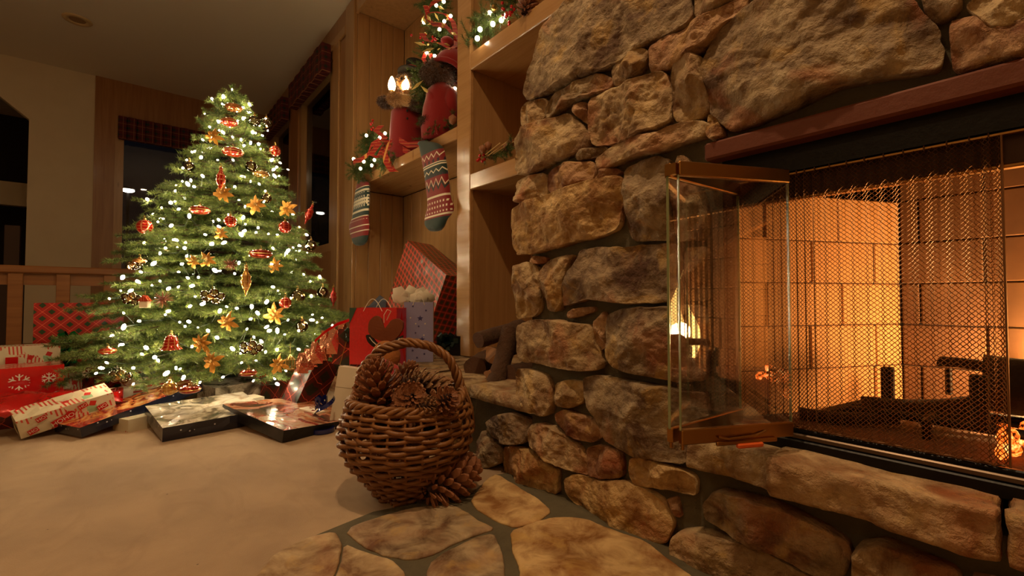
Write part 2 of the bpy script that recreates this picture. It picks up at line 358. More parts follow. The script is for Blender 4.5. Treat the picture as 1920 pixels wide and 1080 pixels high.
# =================================================================== BOOKCASE
ZL = .35; XBK = 2.38; YP = 4.77; YD0, YD1 = 2.615, 2.785
bc = thing('built_in_bookcase', 'tall built-in pine bookcase between the side window and stone fireplace', 'bookcase', (XF, 3.2, ZL))
TOPZ = 3.86
for k in range(4):   # far side panel, boards with grooves
    a = XF+.02+(XBK-XF-.02)*k/4; b = XF+.02+(XBK-XF-.02)*(k+1)/4
    for z0, z1 in ((ZL, 1.925), (2.02, TOPZ)): G().bbox((a+.001, YP, z0), (b-.001, YP+.03, z1), .004).mk('side_board', WOODL, bc)
for k in range(10):
    y1 = YP-(YP-YD1)*k/10; y0 = YP-(YP-YD1)*(k+1)/10
    for z0, z1 in ((ZL, 1.925), (2.02, TOPZ)): G().bbox((XBK, y0+.001, z0), (XBK+.02, y1-.001, z1), .004).mk('back_board', WOODL, bc)
G().bbox((XF-.02, YP, ZL-.05), (XF+.02, 5.02, CEIL-.02), .006).mk('stile', WOODL, bc)
G().bbox((XF-.012, 5.02, 0), (XF+.02, 5.19, 3.7), .006).mk('stile', WOOD, bc)
G().bbox((XF, YD0, ZL), (XF+.035, YD1, CEIL), .006).mk('stile', WOODS, bc)
G().box((XF+.035, YD0+.004, ZL), (XBK+.02, YD1-.004, CEIL)).mk('divider_panel', WOODL, bc)
G().box((XF+.03, YD1, 1.93), (XBK, YP, 2.015)).mk('shelf', WOODS, bc)
G().bbox((XF, YD1, 1.925), (XF+.03, YP, 2.02), .005).mk('shelf_edge', WOODS, bc)
G().bbox((XF, YD1, TOPZ-.03), (XF+.03, YP, CEIL-.01), .004).box((XF+.03, YD1, TOPZ), (XBK, YP, CEIL-.01)).mk('soffit', WOODL, bc)
for z0, z1 in ((1.52, 1.63), (2.37, 2.49), (3.3, 3.4)):
    G().box((XF+.03, 1.2, z0+.005), (XBK, YD0, z1-.003)).mk('shelf', WOODS, bc); G().bbox((XF, 1.2, z0), (XF+.03, YD0, z1), .005).mk('shelf_edge', WOODS, bc)
for k in range(6):
    y0 = 1.2+(YD0-1.2)*k/6; G().bbox((XBK, y0, ZL), (XBK+.02, y0+(YD0-1.2)/6, CEIL-.01), .004).mk('back_board', WOODL, bc)
G().box((XF+.02, 1.18, ZL), (XBK, 1.2, CEIL-.01)).mk('side_board', WOODL, bc)

# =================================================================== STONE WORK
XW = 1.285      # mortar face; stones stand proud of it towards -X
def chaikin(p, n=1):
    for _ in range(n):
        q = []
        for i in range(len(p)):
            a = np.array(p[i]); b = np.array(p[(i+1) % len(p)]); q += [a*.84+b*.16, a*.16+b*.84]
        p = q
    return p
def resample(p, n):
    p = [np.array(a) for a in p]; L = [np.linalg.norm(p[(i+1) % len(p)]-p[i]) for i in range(len(p))]; T = sum(L); out = []; i = 0; acc = 0
    for k in range(n):
        s = T*k/n
        while acc+L[i] < s: acc += L[i]; i += 1
        out.append(p[i]+(p[(i+1) % len(p)]-p[i])*((s-acc)/max(L[i], 1e-9)))
    return out
def fnoise(v, o=4): return noise.fractal(v, .9, 2.1, o)
STONE_N = [0]
def rock(name, poly, to3, nrm, depth, back, parent, color, mat=None, rough=1.0, flat=False, seed=0, **props):
    """poly: 2D outline in metres; to3(a,b) -> point on the face plane; relief outwards along nrm"""
    STONE_N[0] += 1; sd = STONE_N[0]*3.7+seed
    poly = chaikin(poly, 1)
    c = sum(poly)/len(poly); size = max(np.linalg.norm(p-c) for p in poly)
    n = int(min(190, max(44, size*620))); out = resample(poly, n)
    A = sum(out[i][0]*out[(i+1) % n][1]-out[(i+1) % n][0]*out[i][1] for i in range(n))
    R = int(min(44, max(11, size*130))); V = []; Fc = []
    nrm = Vector(nrm); rng = random.Random(sd)
    if size > .2: rough *= .62
    planes = [] if flat else [(Vector((rng.uniform(-.95, .95), rng.uniform(-.95, .95))), rng.uniform(.74, 1.15)) for _ in range(9)]
    out2 = []
    for p in out:
        d = p-c; L = np.linalg.norm(d); f = 1.006+.045*fnoise(Vector((p[0]*16+sd, p[1]*16, sd)), 3)*(.6 if flat else 1); out2.append(c+d*f)
    V += [to3(*(c+(p-c)*.96))-nrm*back for p in out2]
    for k in range(R):
        f = 1-(k/R)**1.25*(1-.0) if k else 1.0
        f = max(f, .02)
        for p in out2:
            q = c+(p-c)*f; e = (1-f**(17 if not flat else 30))**.6 if f < 1 else 0
            h = depth*(.34+.66*e) if not flat else depth*(.2+.8*e)
            if not flat:
                u = (q-c)/size
                for (pv, pc) in planes: h = min(h, depth*(pc+.9*(pv.x*u[0]+pv.y*u[1])))
                h = max(h, depth*.34)
                s = Vector((q[0]*7+sd, q[1]*7, sd*.3)); h += depth*(.30*fnoise(s, 4)*e*rough)
                s2 = Vector((q[0]*26+sd, q[1]*26, sd)); h += .0085*rough*fnoise(s2, 4)*min(1, e*1.3)
                rg = noise.ridged_multi_fractal(Vector((q[0]*9+sd, q[1]*14, 3.)), 1., 2., 3, 1., 2.); h -= .004*rough*max(0, rg-1.2)*e
            else:
                h += .004*fnoise(Vector((q[0]*9+sd, q[1]*9, sd)), 3)*e
            V.append(to3(*q)+nrm*h)
    V.append(sum(V[-n:], Vector())/n)
    for r in range(R):
        for i in range(n): Fc.append((r*n+i, r*n+(i+1) % n, (r+1)*n+(i+1) % n, (r+1)*n+i))
    m = R*n; Fc += [(m+i, m+(i+1) % n, len(V)-1) for i in range(n)]; Fc.append(tuple(range(n))[::-1])
    a, b, d = V[m], V[m+1], V[-1]
    if (b-a).cross(d-a).dot(nrm) < 0: Fc = [tuple(reversed(f)) for f in Fc]
    o = mk(name, V, Fc, mat or STONE, parent, None, True, None, **props)
    o.color = tuple(lin(color)); return o
wallm = G(); OY, OZ0, OZ1 = .60, .385, 1.165      # opening
wallm.box((XW, OY, 0), (XW+.5, 1.40, 1.45)).box((XW, OY, 1.45), (XW+.5, 1.31, 1.68)).box((XW, OY, 1.68), (XW+.5, 1.21, CEIL)); wallm.box((XW, -2.6, 0), (XW+.5, OY, .30)); wallm.box((XW, -2.6, OZ1+.03), (XW+.5, OY, CEIL)); wallm.box((XW, -2.6, .3), (XW+.5, -.9, OZ1+.03))
fw = struct('wall_fireplace', wallm, MORTAR)
T7 = lambda x, y: (940+x/2.348, y/2.348)
T1 = lambda x, y: (1300+x/3.085, y/3.085)
T8 = lambda x, y: (940+x/2.3475, 440+y/2.3475)
T6 = lambda x, y: (860+x/1.811, 780+y/1.811)
T5 = lambda x, y: (840+x/3.6, 600+y/3.6)
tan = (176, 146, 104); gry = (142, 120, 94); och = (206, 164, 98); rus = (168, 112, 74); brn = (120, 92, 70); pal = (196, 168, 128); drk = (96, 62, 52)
ST = [
 (T7, [(98,405),(128,275),(175,115),(240,45),(330,-60),(800,-90),(838,-20),(838,72),(770,125),(640,190),(490,287),(300,362),(180,422),(118,440)], gry, .05),
 (T7, [(848,-90),(1000,-90),(1030,-10),(960,35),(865,82),(846,60)], tan, .04),
 (T7, [(648,205),(720,158),(800,148),(900,88),(1040,-5),(1085,-30),(1085,55),(1000,112),(930,192),(850,242),(740,302),(662,320),(646,272)], rus, .045),
 (T7, [(480,300),(540,240),(608,206),(642,220),(637,272),(602,322),(530,372),(490,380)], tan, .04),
 (T7, [(188,485),(228,410),(320,358),(430,316),(487,345),(483,382),(400,417),(300,452),(222,517),(192,524)], gry, .04),
 (T7, [(80,475),(108,445),(180,428),(202,445),(188,512),(152,542),(100,564),(78,548)], tan, .035),
 (T7, [(314,468),(348,445),(380,452),(376,500),(380,548),(350,532),(320,492)], rus, .03),
 (T7, [(385,440),(470,398),(600,352),(702,310),(732,330),(747,420),(747,522),(702,558),(602,593),(470,643),(403,643),(378,560)], tan, .055),
 (T7, [(743,312),(780,263),(850,233),(887,250),(898,330),(918,420),(922,482),(872,522),(802,550),(758,532),(743,430)], tan, .045),
 (T7, [(58,622),(118,560),(200,528),(290,496),(352,545),(388,600),(388,642),(332,672),(230,712),(130,767),(62,768)], tan, .05),
 (T7, [(308,682),(370,655),(450,641),(462,660),(412,692),(328,710)], gry, .02),
 (T7, [(413,702),(478,645),(600,596),(700,592),(760,553),(900,525),(928,540),(902,602),(802,628),(702,668),(580,692),(460,744),(416,742)], pal, .045),
 (T7, [(902,505),(932,498),(972,560),(977,602),(932,622),(905,602)], tan, .035),
 (T7, [(56,802),(128,765),(186,760),(202,790),(197,862),(130,892),(66,897)], pal, .035),
 (T7, [(203,762),(248,725),(330,712),(392,708),(414,745),(397,792),(322,822),(230,860),(198,832)], rus, .04),
 (T7, [(400,782),(440,745),(500,737),(524,755),(482,777),(405,799)], rus, .025),
 (T7, [(53,932),(110,893),(200,868),(330,828),(450,784),(522,778),(542,800),(537,900),(522,1002),(430,1047),(300,1077),(150,1117),(58,1122)], och, .065),
 (T7, [(538,742),(620,703),(700,690),(745,700),(752,850),(745,1062),(700,1064),(580,1066),(553,1000),(560,900),(543,830)], gry, .05),
 (T7, [(765,690),(815,688),(884,850),(908,960),(882,1062),(765,1062),(760,850)], tan, .045),
 (T1, [(58,332),(120,238),(230,128),(400,28),(560,-60),(1230,-60),(1292,50),(1345,90),(1405,150),(1455,190),(1455,300),(1422,402),(1200,442),(870,492),(700,572),(480,662),(350,722),(190,772),(140,702),(90,582),(58,422)], gry, .07),
 (T1, [(1482,120),(1560,98),(1640,112),(1720,192),(1800,182),(1900,122),(1960,62),(1960,322),(1700,372),(1502,422),(1482,300)], rus, .04),
 (T1, [(1570,38),(1650,-40),(1960,-60),(1960,38),(1900,110),(1800,172),(1732,186),(1692,148),(1640,88)], tan, .05),
 (T1, [(1300,-60),(1550,-60),(1545,30),(1490,85),(1400,128),(1335,80)], brn, .02),  # dark recessed stone put where there is only a shadowed gap
 (T8, [(110,105),(140,90),(192,98),(187,126),(150,132)], rus, .02),
 (T8, [(53,137),(100,117),(142,125),(167,160),(177,260),(162,342),(120,367),(63,372),(55,300)], pal, .04),
 (T8, [(168,152),(220,104),(280,87),(322,84),(300,130),(277,222),(264,322),(240,344),(204,337),(193,290),(174,222)], tan, .04),
 (T8, [(273,292),(290,200),(330,138),(360,68),(430,53),(560,53),(700,38),(772,43),(784,120),(778,272),(742,297),(580,307),(480,297),(400,282),(330,302),(283,312)], brn, .06),
 (T8, [(800,60),(892,48),(908,75),(898,200),(902,292),(800,297)], tan, .04),
 (T8, [(283,347),(330,321),(397,316),(402,335),(350,360),(288,372)], rus, .015),
 (T8, [(468,352),(540,323),(700,313),(860,308),(902,330),(907,642),(780,652),(740,642),(600,612),(500,582),(476,540),(478,480),(468,420)], gry, .055),
 (T8, [(63,402),(120,374),(260,374),(330,388),(402,398),(412,470),(442,520),(452,562),(430,597),(370,600),(280,592),(180,572),(98,562),(68,540)], tan, .05),
 (T8, [(403,387),(440,333),(462,360),(462,430),(457,492),(430,512),(408,480),(404,430)], rus, .03),
 (T8, [(60,592),(120,588),(192,618),(222,680),(227,752),(202,802),(150,792),(88,772),(63,740)], pal, .045),
 (T8, [(233,652),(290,638),(357,648),(360,702),(352,742),(300,767),(238,757),(230,702)], tan, .035),
 (T8, [(363,632),(420,618),(560,638),(700,663),(800,688),(902,700),(907,852),(892,962),(802,1007),(700,992),(590,972),(500,932),(448,902),(428,822),(388,742),(358,682)], gry, .055),
 (T8, [(230,792),(270,768),(330,788),(402,818),(437,850),(442,892),(400,917),(340,907),(268,862),(233,822)], rus, .035),
 (T8, [(113,872),(140,828),(200,833),(262,868),(332,928),(372,982),(382,1062),(330,1047),(240,1002),(168,952),(123,922)], pal, .045),
 (T6, [(428,110),(470,98),(542,123),(552,160),(550,212),(500,217),(438,202),(430,150)], rus, .035),
 (T6, [(573,145),(620,138),(700,163),(760,183),(802,213),(802,272),(770,267),(700,252),(590,237),(576,190)], och, .04),
 (T6, [(148,110),(190,98),(240,118),(300,158),(337,190),(332,272),(280,282),(210,252),(153,212)], och, .045),
 (T6, [(358,215),(400,198),(480,218),(560,218),(640,253),(692,290),(722,350),(717,432),(650,442),(560,412),(470,362),(400,302),(363,260)], och, .055),
 (T6, [(698,285),(732,278),(742,320),(747,352),(720,342),(703,310)], rus, .02),
 (T6, [(743,392),(800,383),(870,400),(1000,440),(1100,500),(1182,545),(1202,620),(900,640),(830,550),(738,472),(723,430)], tan, .045),
 (T6, [(828,300),(880,250),(960,262),(1060,290),(1150,328),(1250,378),(1312,420),(1332,482),(1312,547),(1200,545),(1100,470),(980,430),(868,372),(833,350)], gry, .045),
 (T6, [(1348,430),(1440,418),(1560,468),(1700,528),(1722,620),(1380,620),(1338,545)], tan, .045),
 (T6, [(1735,548),(1800,560),(1990,600),(1990,700),(1755,700)], tan, .04),
 (T5, [(263,690),(330,640),(452,618),(532,680),(547,760),(522,837),(430,837),(320,802),(268,750)], drk, .05),
 (T5, [(228,740),(290,792),(360,862),(362,962),(300,1002),(190,960),(200,800)], gry, .04),
]
def wall3(a, b): return Vector((XW, a, b))
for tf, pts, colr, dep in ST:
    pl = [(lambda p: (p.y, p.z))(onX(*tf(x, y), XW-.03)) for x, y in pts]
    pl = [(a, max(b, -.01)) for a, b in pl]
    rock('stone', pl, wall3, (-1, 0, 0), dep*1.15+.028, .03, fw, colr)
# stones past the edges of the picture, so the wall goes on
def extra(y0, y1, z0, z1, c, d=.045):
    rng = random.Random(int(y0*1000+z0*77)); j = lambda: rng.uniform(-.018, .018)
    rock('stone', [(y0+j(), z0+j()), ((y0+y1)/2, z0+j()*.6), (y1+j(), z0+j()), (y1+j(), (z0+z1)/2), (y1+j(), z1+j()), ((y0+y1)/2, z1+j()*.6), (y0+j(), z1+j()), (y0+j(), (z0+z1)/2)], wall3, (-1, 0, 0), d, .03, fw, c)
rng = random.Random(5)
z = 2.02
while z < CEIL-.1:
    hh = rng.uniform(.2, .34); y = -.9
    while y < 1.32:
        ww = rng.uniform(.28, .55); y1 = min(y+ww, 1.38); 
        if y1-y > .1: extra(y+.012, y1-.012, z+.012, min(z+hh, CEIL)-.012, rng.choice([tan, gry, rus, och]))
        y = y1+.001
    z += hh
for zz0, zz1 in ((1.22, 1.55), (1.57, 1.98)):
    y = -.07
    while y > -.85: extra(y-.36, y-.012, zz0, zz1, rng.choice([tan, gry, rus])); y -= .37
for zz0, zz1 in ((.0, .12), (.135, .27)):
    y = -.12 if zz0 > .1 else .1
    while y > -.85: extra(y-.34, y-.012, zz0, zz1, rng.choice([tan, och, gry])); y -= .35
for pl, c in (([(.05, 1.375), (.28, 1.475), (.28, 1.70), (.05, 1.70)], tan), ([(-.05, 1.715), (.30, 1.715), (.30, 2.0), (-.05, 2.0)], gry), ([(.30, 1.49), (.56, 1.625), (.56, 1.80), (.30, 1.80)], rus),
              ([(.32, 1.815), (.60, 1.815), (.60, 2.0), (.32, 2.0)], tan), ([(.58, 1.65), (.90, 1.81), (.90, 2.0), (.62, 2.0)], och), ([(.93, 1.84), (1.20, 1.95), (1.20, 2.01), (.93, 2.01)], gry)):
    rock('stone', [((a_[0]+b_[0]*k)/(1+k), (a_[1]+b_[1]*k)/(1+k)) for a_, b_ in zip(pl, pl[1:]+pl[:1]) for k in (0, .5, 2)], wall3, (-1, 0, 0), .055, .03, fw, c)
# hearth ledge stones below the firebox (tops visible): outline in plan, relief on top, front face craggy
def block(name, x0, x1, y0, y1, z0, z1, colr, parent, nx=18, ny=40, nz=9, amp=.024, seed=1, mat=None, taper=.03):
    bm = bmesh.new(); V = {}
    def vt(i, j, k):
        if (i, j, k) in V: return V[(i, j, k)]
        u, v, w_ = i/nx, j/ny, k/nz
        p = Vector((x0+(x1-x0)*u, y0+(y1-y0)*v, z0+(z1-z0)*w_))
        c = Vector(((x0+x1)/2, (y0+y1)/2, (z0+z1)/2)); q = Vector((2*u-1, 2*v-1, 2*w_-1))
        l = (abs(q.x)**9+abs(q.y)**14+abs(q.z)**9)**(1/9); 
        if l > 1: p = c+Vector(((p.x-c.x)/l**.22, (p.y-c.y)/l**.12, (p.z-c.z)/l**.30))
        n_ = Vector((fnoise(p*9+Vector((seed, 0, 0)), 4), fnoise(p*9+Vector((0, seed, 5)), 4)*.6, fnoise(p*6+Vector((3, 0, seed)), 3)*.35))
        V[(i, j, k)] = bm.verts.new(p+n_*amp); return V[(i, j, k)]
    for i in range(nx):
        for j in range(ny):
            bm.faces.new((vt(i, j, nz), vt(i+1, j, nz), vt(i+1, j+1, nz), vt(i, j+1, nz))); bm.faces.new((vt(i, j, 0), vt(i, j+1, 0), vt(i+1, j+1, 0), vt(i+1, j, 0)))
    for i in range(nx):
        for k in range(nz):
            bm.faces.new((vt(i, 0, k), vt(i+1, 0, k), vt(i+1, 0, k+1), vt(i, 0, k+1))); bm.faces.new((vt(i, ny, k), vt(i, ny, k+1), vt(i+1, ny, k+1), vt(i+1, ny, k)))
    for j in range(ny):
        for k in range(nz):
            bm.faces.new((vt(0, j, k), vt(0, j, k+1), vt(0, j+1, k+1), vt(0, j+1, k))); bm.faces.new((vt(nx, j, k), vt(nx, j+1, k), vt(nx, j+1, k+1), vt(nx, j, k+1)))
    me = bpy.data.meshes.new(name); bm.to_mesh(me); bm.free(); me.materials.append(mat or STONE)
    me.polygons.foreach_set('use_smooth', [True]*len(me.polygons)); me.transform(Matrix.Translation(-worg(parent)))
    o = bpy.data.objects.new(name, me); COL.objects.link(o); o.parent = parent; o.color = tuple(lin(colr)); ORG[o.name] = worg(parent); return o
block('hearth_stone', 1.185, 1.36, .43, .66, .288, .375, pal, fw, seed=2)
block('hearth_stone', 1.17, 1.36, .075, .445, .284, .38, (206, 168, 122), fw, seed=5)
block('hearth_stone', 1.18, 1.36, -.32, .06, .284, .38, tan, fw, seed=9)
block('hearth_stone', 1.20, 1.36, -.72, -.34, .284, .38, pal, fw, seed=12)
# raised stone ledge in front of the bookcase
lg = struct('trim_5', G().box((1.30, 1.40, 0), (2.42, 4.35, .285)), MORTAR)
y = 1.36; k = 0
for y1 in (1.80, 2.35, 2.95, 3.6, 4.36):
    block('ledge_slab', 1.235, 1.84, y+.008, y1-.008, .288, ZL-.001, [pal, tan, gry][k % 3], lg, 18, 16, 3, .010, 20+k); y = y1; k += 1
block('ledge_slab', 1.84, 2.40, 1.36, 4.36, .288, ZL-.004, tan, lg, 6, 12, 2, .003, 31)
def ledge3(a, b): return Vector((1.30, a, b))
y = 1.92; rng = random.Random(3)
while y < 4.2:
    w_ = rng.uniform(.2, .36)
    rock('stone', [(y, .01), (y+w_-.02, .0), (y+w_-.02, .12), (y, .135)], ledge3, (-1, 0, 0), .05, .03, lg, rng.choice([tan, gry, brn, rus]))
    rock('stone', [(y+.03, .15), (y+w_-.03, .14), (y+w_-.04, .27), (y+.02, .275)], ledge3, (-1, 0, 0), .05, .03, lg, rng.choice([tan, gry, brn, rus])); y += w_
# flagstones in the floor in front of the hearth
T9 = lambda x, y: (460+x/3.2, 880+y/3.2)
pave = [(430, 1200), (490, 1078), (520, 1040), (600, 1003), (700, 962), (780, 946), (880, 930), (925, 893)]
pp = [onZ(x, y, 0) for x, y in pave]
poly = [(p.x, p.y) for p in pp]+[(1.33, 1.5), (1.33, -.3), (.25, -.3)]
n = len(poly); hf = struct('trim_6', G().prism(poly[::-1], .004, Matrix.Translation((0, 0, .001))), MORTAR)
def flo3(a, b): return Vector((a, b, .003))
FS = [
 (T6, [(40,292),(98,217),(130,203),(200,248),(270,288),(317,330),(262,372),(190,387),(130,367),(58,322)], och),
 (T6, [(173,400),(240,373),(340,348),(430,358),(520,393),(640,438),(720,500),(800,560),(880,700),(250,720),(205,545),(188,470)], och),
 (T9, [(590,378),(820,290),(1040,240),(1250,225),(1420,330),(1500,370),(1300,440),(1150,520),(1000,560),(850,540),(700,480)], gry),
 (T9, [(1090,590),(1200,510),(1380,430),(1490,400),(1540,500),(1560,660),(1560,900),(1080,900)], gry),
 (T9, [(590,460),(720,520),(880,560),(960,640),(1010,900),(560,960),(500,760),(570,600)], tan),
 (T9, [(170,520),(360,430),(540,385),(580,450),(560,600),(480,750),(430,960),(-30,1100),(40,700)], tan),
]
for tf, pts, colr in FS:
    pl = [(lambda p: (p.x, p.y))(onZ(*tf(x, y), 0)) for x, y in pts]
    rock('flagstone', pl, flo3, (0, 0, 1), .010, .002, hf, colr, FLAG, flat=True)
for (x0, y0, x1, y1) in ((.62, .05, 1.0, .42), (1.02, .02, 1.22, .38), (.3, -.2, .6, .1)):
    rock('flagstone', [(x0, y0), (x1, y0+.02), (x1, y1), (x0+.03, y1-.02)], flo3, (0, 0, 1), .010, .002, hf, och, FLAG, flat=True)
# =================================================================== FIREPLACE INSERT
ins = thing('fireplace_insert', 'black steel firebox set in the stone wall, lined with tan firebrick', 'fireplace', (1.5, .0, .4))
FIRELIT = M('firelit_red_lintel', (104, 46, 16), .6, .0, bump=.15)  # red glow of the fire put into the lintel colour
G().bbox((1.238, -.9, 1.142), (1.34, .63, 1.192), .006).mk('lintel', FIRELIT, ins)
G().box((1.285, -.9, 1.078), (1.30, .60, 1.145)).mk('hood', BLACK, ins)
G().bbox((1.29, .572, .40), (1.312, .615, 1.145), .003).mk('jamb', M('brown_steel', (74, 48, 34), .4, .5), ins)
G().bbox((1.305, -.9, 1.012), (1.318, .572, 1.078), .002).mk('valance', M('bronze_valance', (70, 46, 30), .6, .5), ins)
G().bbox((1.298, -.9, 1.006), (1.320, .572, 1.014), .002).mk('valance_rim', BRASS, ins)
G().tube([(1.292, -.9, 1.072), (1.292, .57, 1.072)], .004, 6).mk('curtain_rod', BRASS, ins)
G().bbox((1.272, -.9, .372), (1.33, .60, .402), .003).mk('base_frame', BLACK, ins)
G().bbox((1.280, -.9, .402), (1.292, .58, .416), .003).mk('track', M('worn_steel_track', (96, 80, 66), .35, .8), ins)
G().bbox((1.294, -.9, .402), (1.31, .58, .426), .003).mk('track', BLACK, ins)
BRICK = NT('firebrick'); _c = BRICK.coord(); _n = BRICK.noise(_c, 20, 5, .6)
_r = BRICK.n('ShaderNodeObjectInfo').outputs['Random']
BRICK.col(BRICK.mix(_n, lin((172, 122, 76)), BRICK.mix(_r, lin((206, 154, 100)), lin((196, 140, 88))))).set(Roughness=.85); BRICK.bump(BRICK.noise(_c, 160, 3), .2, .003); BRICK = BRICK.m
SOOT = M('soot_black', (16, 12, 10), .95)
PA = Vector((1.312, .571, 0)); PB = Vector((1.85, .307, 0)); PC = Vector((1.85, -.60, 0)); PD = Vector((1.312, -.87, 0))
zc = [.42, .547, .674, .80, .925, 1.058]
def hit(px, A, B):   # ray column vs vertical plane A-B -> distance along A-B
    d = ray(px, 562); d = Vector((d[0], d[1])); a = Vector(A[:2]); u = (Vector(B[:2])-a).normalized()
    # d*t = a+u*s
    det = d.x*(-u.y)+u.x*d.y; s = (d.x*a.y-d.y*a.x)/det
    return s
BRICKS = NT('shaded_firebrick'); _c = BRICKS.coord(); BRICKS.col(BRICKS.mix(BRICKS.noise(_c, 6, 5, .6), lin((74, 48, 32)), lin((140, 98, 64)))).set(Roughness=.9); BRICKS = BRICKS.m  # shade of the back wall put into a darker brick colour
def brickwall(A, B, joints, rows, zt=zc, bm=None):
    L = (B-A).length; u = (B-A).normalized(); nn = Vector((-u.y, u.x, 0)); 
    if nn.dot(Vector((1.5, -.1, 0))-A) < 0: nn = -nn
    m = basis(u, nn, Vector((0, 0, 1)), A)
    for r in range(rows):
        js = [0]+[j for j in joints[r % len(joints)] if .02 < j < L-.02]+[L]
        for a, b in zip(js[:-1], js[1:]):
            g_ = .0011; G().bbox((a+(g_*1.8 if a else 0), -.03, zt[r]+g_), (b-(g_*1.8 if b < L else 0), -.002+random.uniform(-.002, .002), zt[r+1]-g_), .003, m).mk('brick', bm or BRICK, ins)
    G().box((-.02, -.06, .40), (L+.02, -.007, zt[rows]), m).mk('mortar_backing', SOOT, ins)
h = lambda p: hit(p, PA, PB)
brickwall(PA, PB, [[h(1440), h(1640)], [h(1520), h(1643)], [h(1439), h(1581)], [h(1525), h(1643)], [h(1437), h(1575)]], 5)
k = lambda p: hit(p, PB, PC)
zb = zc+[1.185, 1.31]
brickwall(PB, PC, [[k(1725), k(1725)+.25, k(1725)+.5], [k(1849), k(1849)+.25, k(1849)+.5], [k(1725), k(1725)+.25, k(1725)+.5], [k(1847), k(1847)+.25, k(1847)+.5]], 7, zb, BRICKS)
brickwall(PC, PD, [[.2, .45], [.1, .35]], 5)
G().box((1.30, -.9, 1.32), (1.95, .62, 1.34)).box((1.34, -.9, 1.16), (1.36, .62, 1.33)).box((1.33, .585, 1.06), (1.95, .62, 1.33)).mk('smoke_hood', SOOT, ins)
G().box((1.30, .60, .40), (1.95, .62, 1.1)).box((1.93, -.9, .40), (1.95, .62, 1.33)).box((1.30, -.92, .40), (1.95, -.9, 1.33)).mk('outer_casing', SOOT, ins)
G().box((1.31, -.9, .39), (1.93, .60, .42)).mk('hearth_floor', M('ashy_floor', (96, 66, 46), .95, bump=.6, bs=50, var=.5), ins)

# fire screen of hanging steel mesh
MESHM = M('bronze_mesh_wire', (118, 80, 46), .5, .6)
fs = thing('fire_curtain', 'woven steel mesh curtain hanging in pleats across the firebox', 'fire screen', (1.292, .3, .43))
def curtain():
    yA, yB = .562, .062; p = .0056; W = []; y = yA; ph = 0; s = 0
    path = []
    while y > yB:
        t = (yA-y)/(yA-yB); dens = .25+1.35*exp(-((t-.27)/.085)**2)+.55*exp(-((t-.965)/.03)**2)
        ph += 2*pi*.001/(.030-.012*min(1, dens)); amp = .0028+.0085*min(1, dens)
        x = 1.291+amp*sin(ph); path.append((x, y)); y -= .001
    pts = [path[0]]; acc = 0
    for a, b in zip(path[:-1], path[1:]):
        acc += math.hypot(a[0]-b[0], a[1]-b[1])
        if acc >= p: pts.append(b); acc = 0
    n = len(pts); P = np.array(pts); T = np.gradient(P, axis=0); T /= np.linalg.norm(T, axis=1)[:, None]
    rows = 124; z = np.linspace(1.070, .432, rows); V = []; F = []
    for i in range(n):
        sg = np.where((np.arange(rows)//1+i) % 2 == 0, 1, -1)*p*.47
        fl = 1+.35*np.sin(z*9+i*.05)
        cx = P[i, 0]+T[i, 0]*sg; cy = P[i, 1]+T[i, 1]*sg; base = len(V); r = .0010
        for k in range(rows):
            V += [(cx[k]-r, cy[k], z[k]), (cx[k]+r*.6, cy[k]-r, z[k]), (cx[k]+r*.6, cy[k]+r, z[k])]
        for k in range(rows-1):
            for q in range(3): F.append((base+k*3+q, base+k*3+(q+1) % 3, base+k*3+3+(q+1) % 3, base+k*3+3+q))
    o = mk('mesh', V, F, MESHM, fs); o['kind'] = 'stuff'
    g = G(); 
    g.tube([(x, y, .430) for x, y in pts[::2]], .0022, 5); g.mk('hem', MESHM, fs)
    G().tube([(pts[-1][0], pts[-1][1]-.004, zz) for zz in np.linspace(1.07, .43, 12)], .0022, 5).mk('edge_rod', MESHM, fs)
    for i in range(0, n, 7): G().tube([(1.292+.007*cos(a), pts[i][1], 1.072+.007*sin(a)) for a in np.linspace(0, 2*pi, 9)[:-1]], .0012, 4, closed=True).mk('ring', MESHM, fs)
curtain()

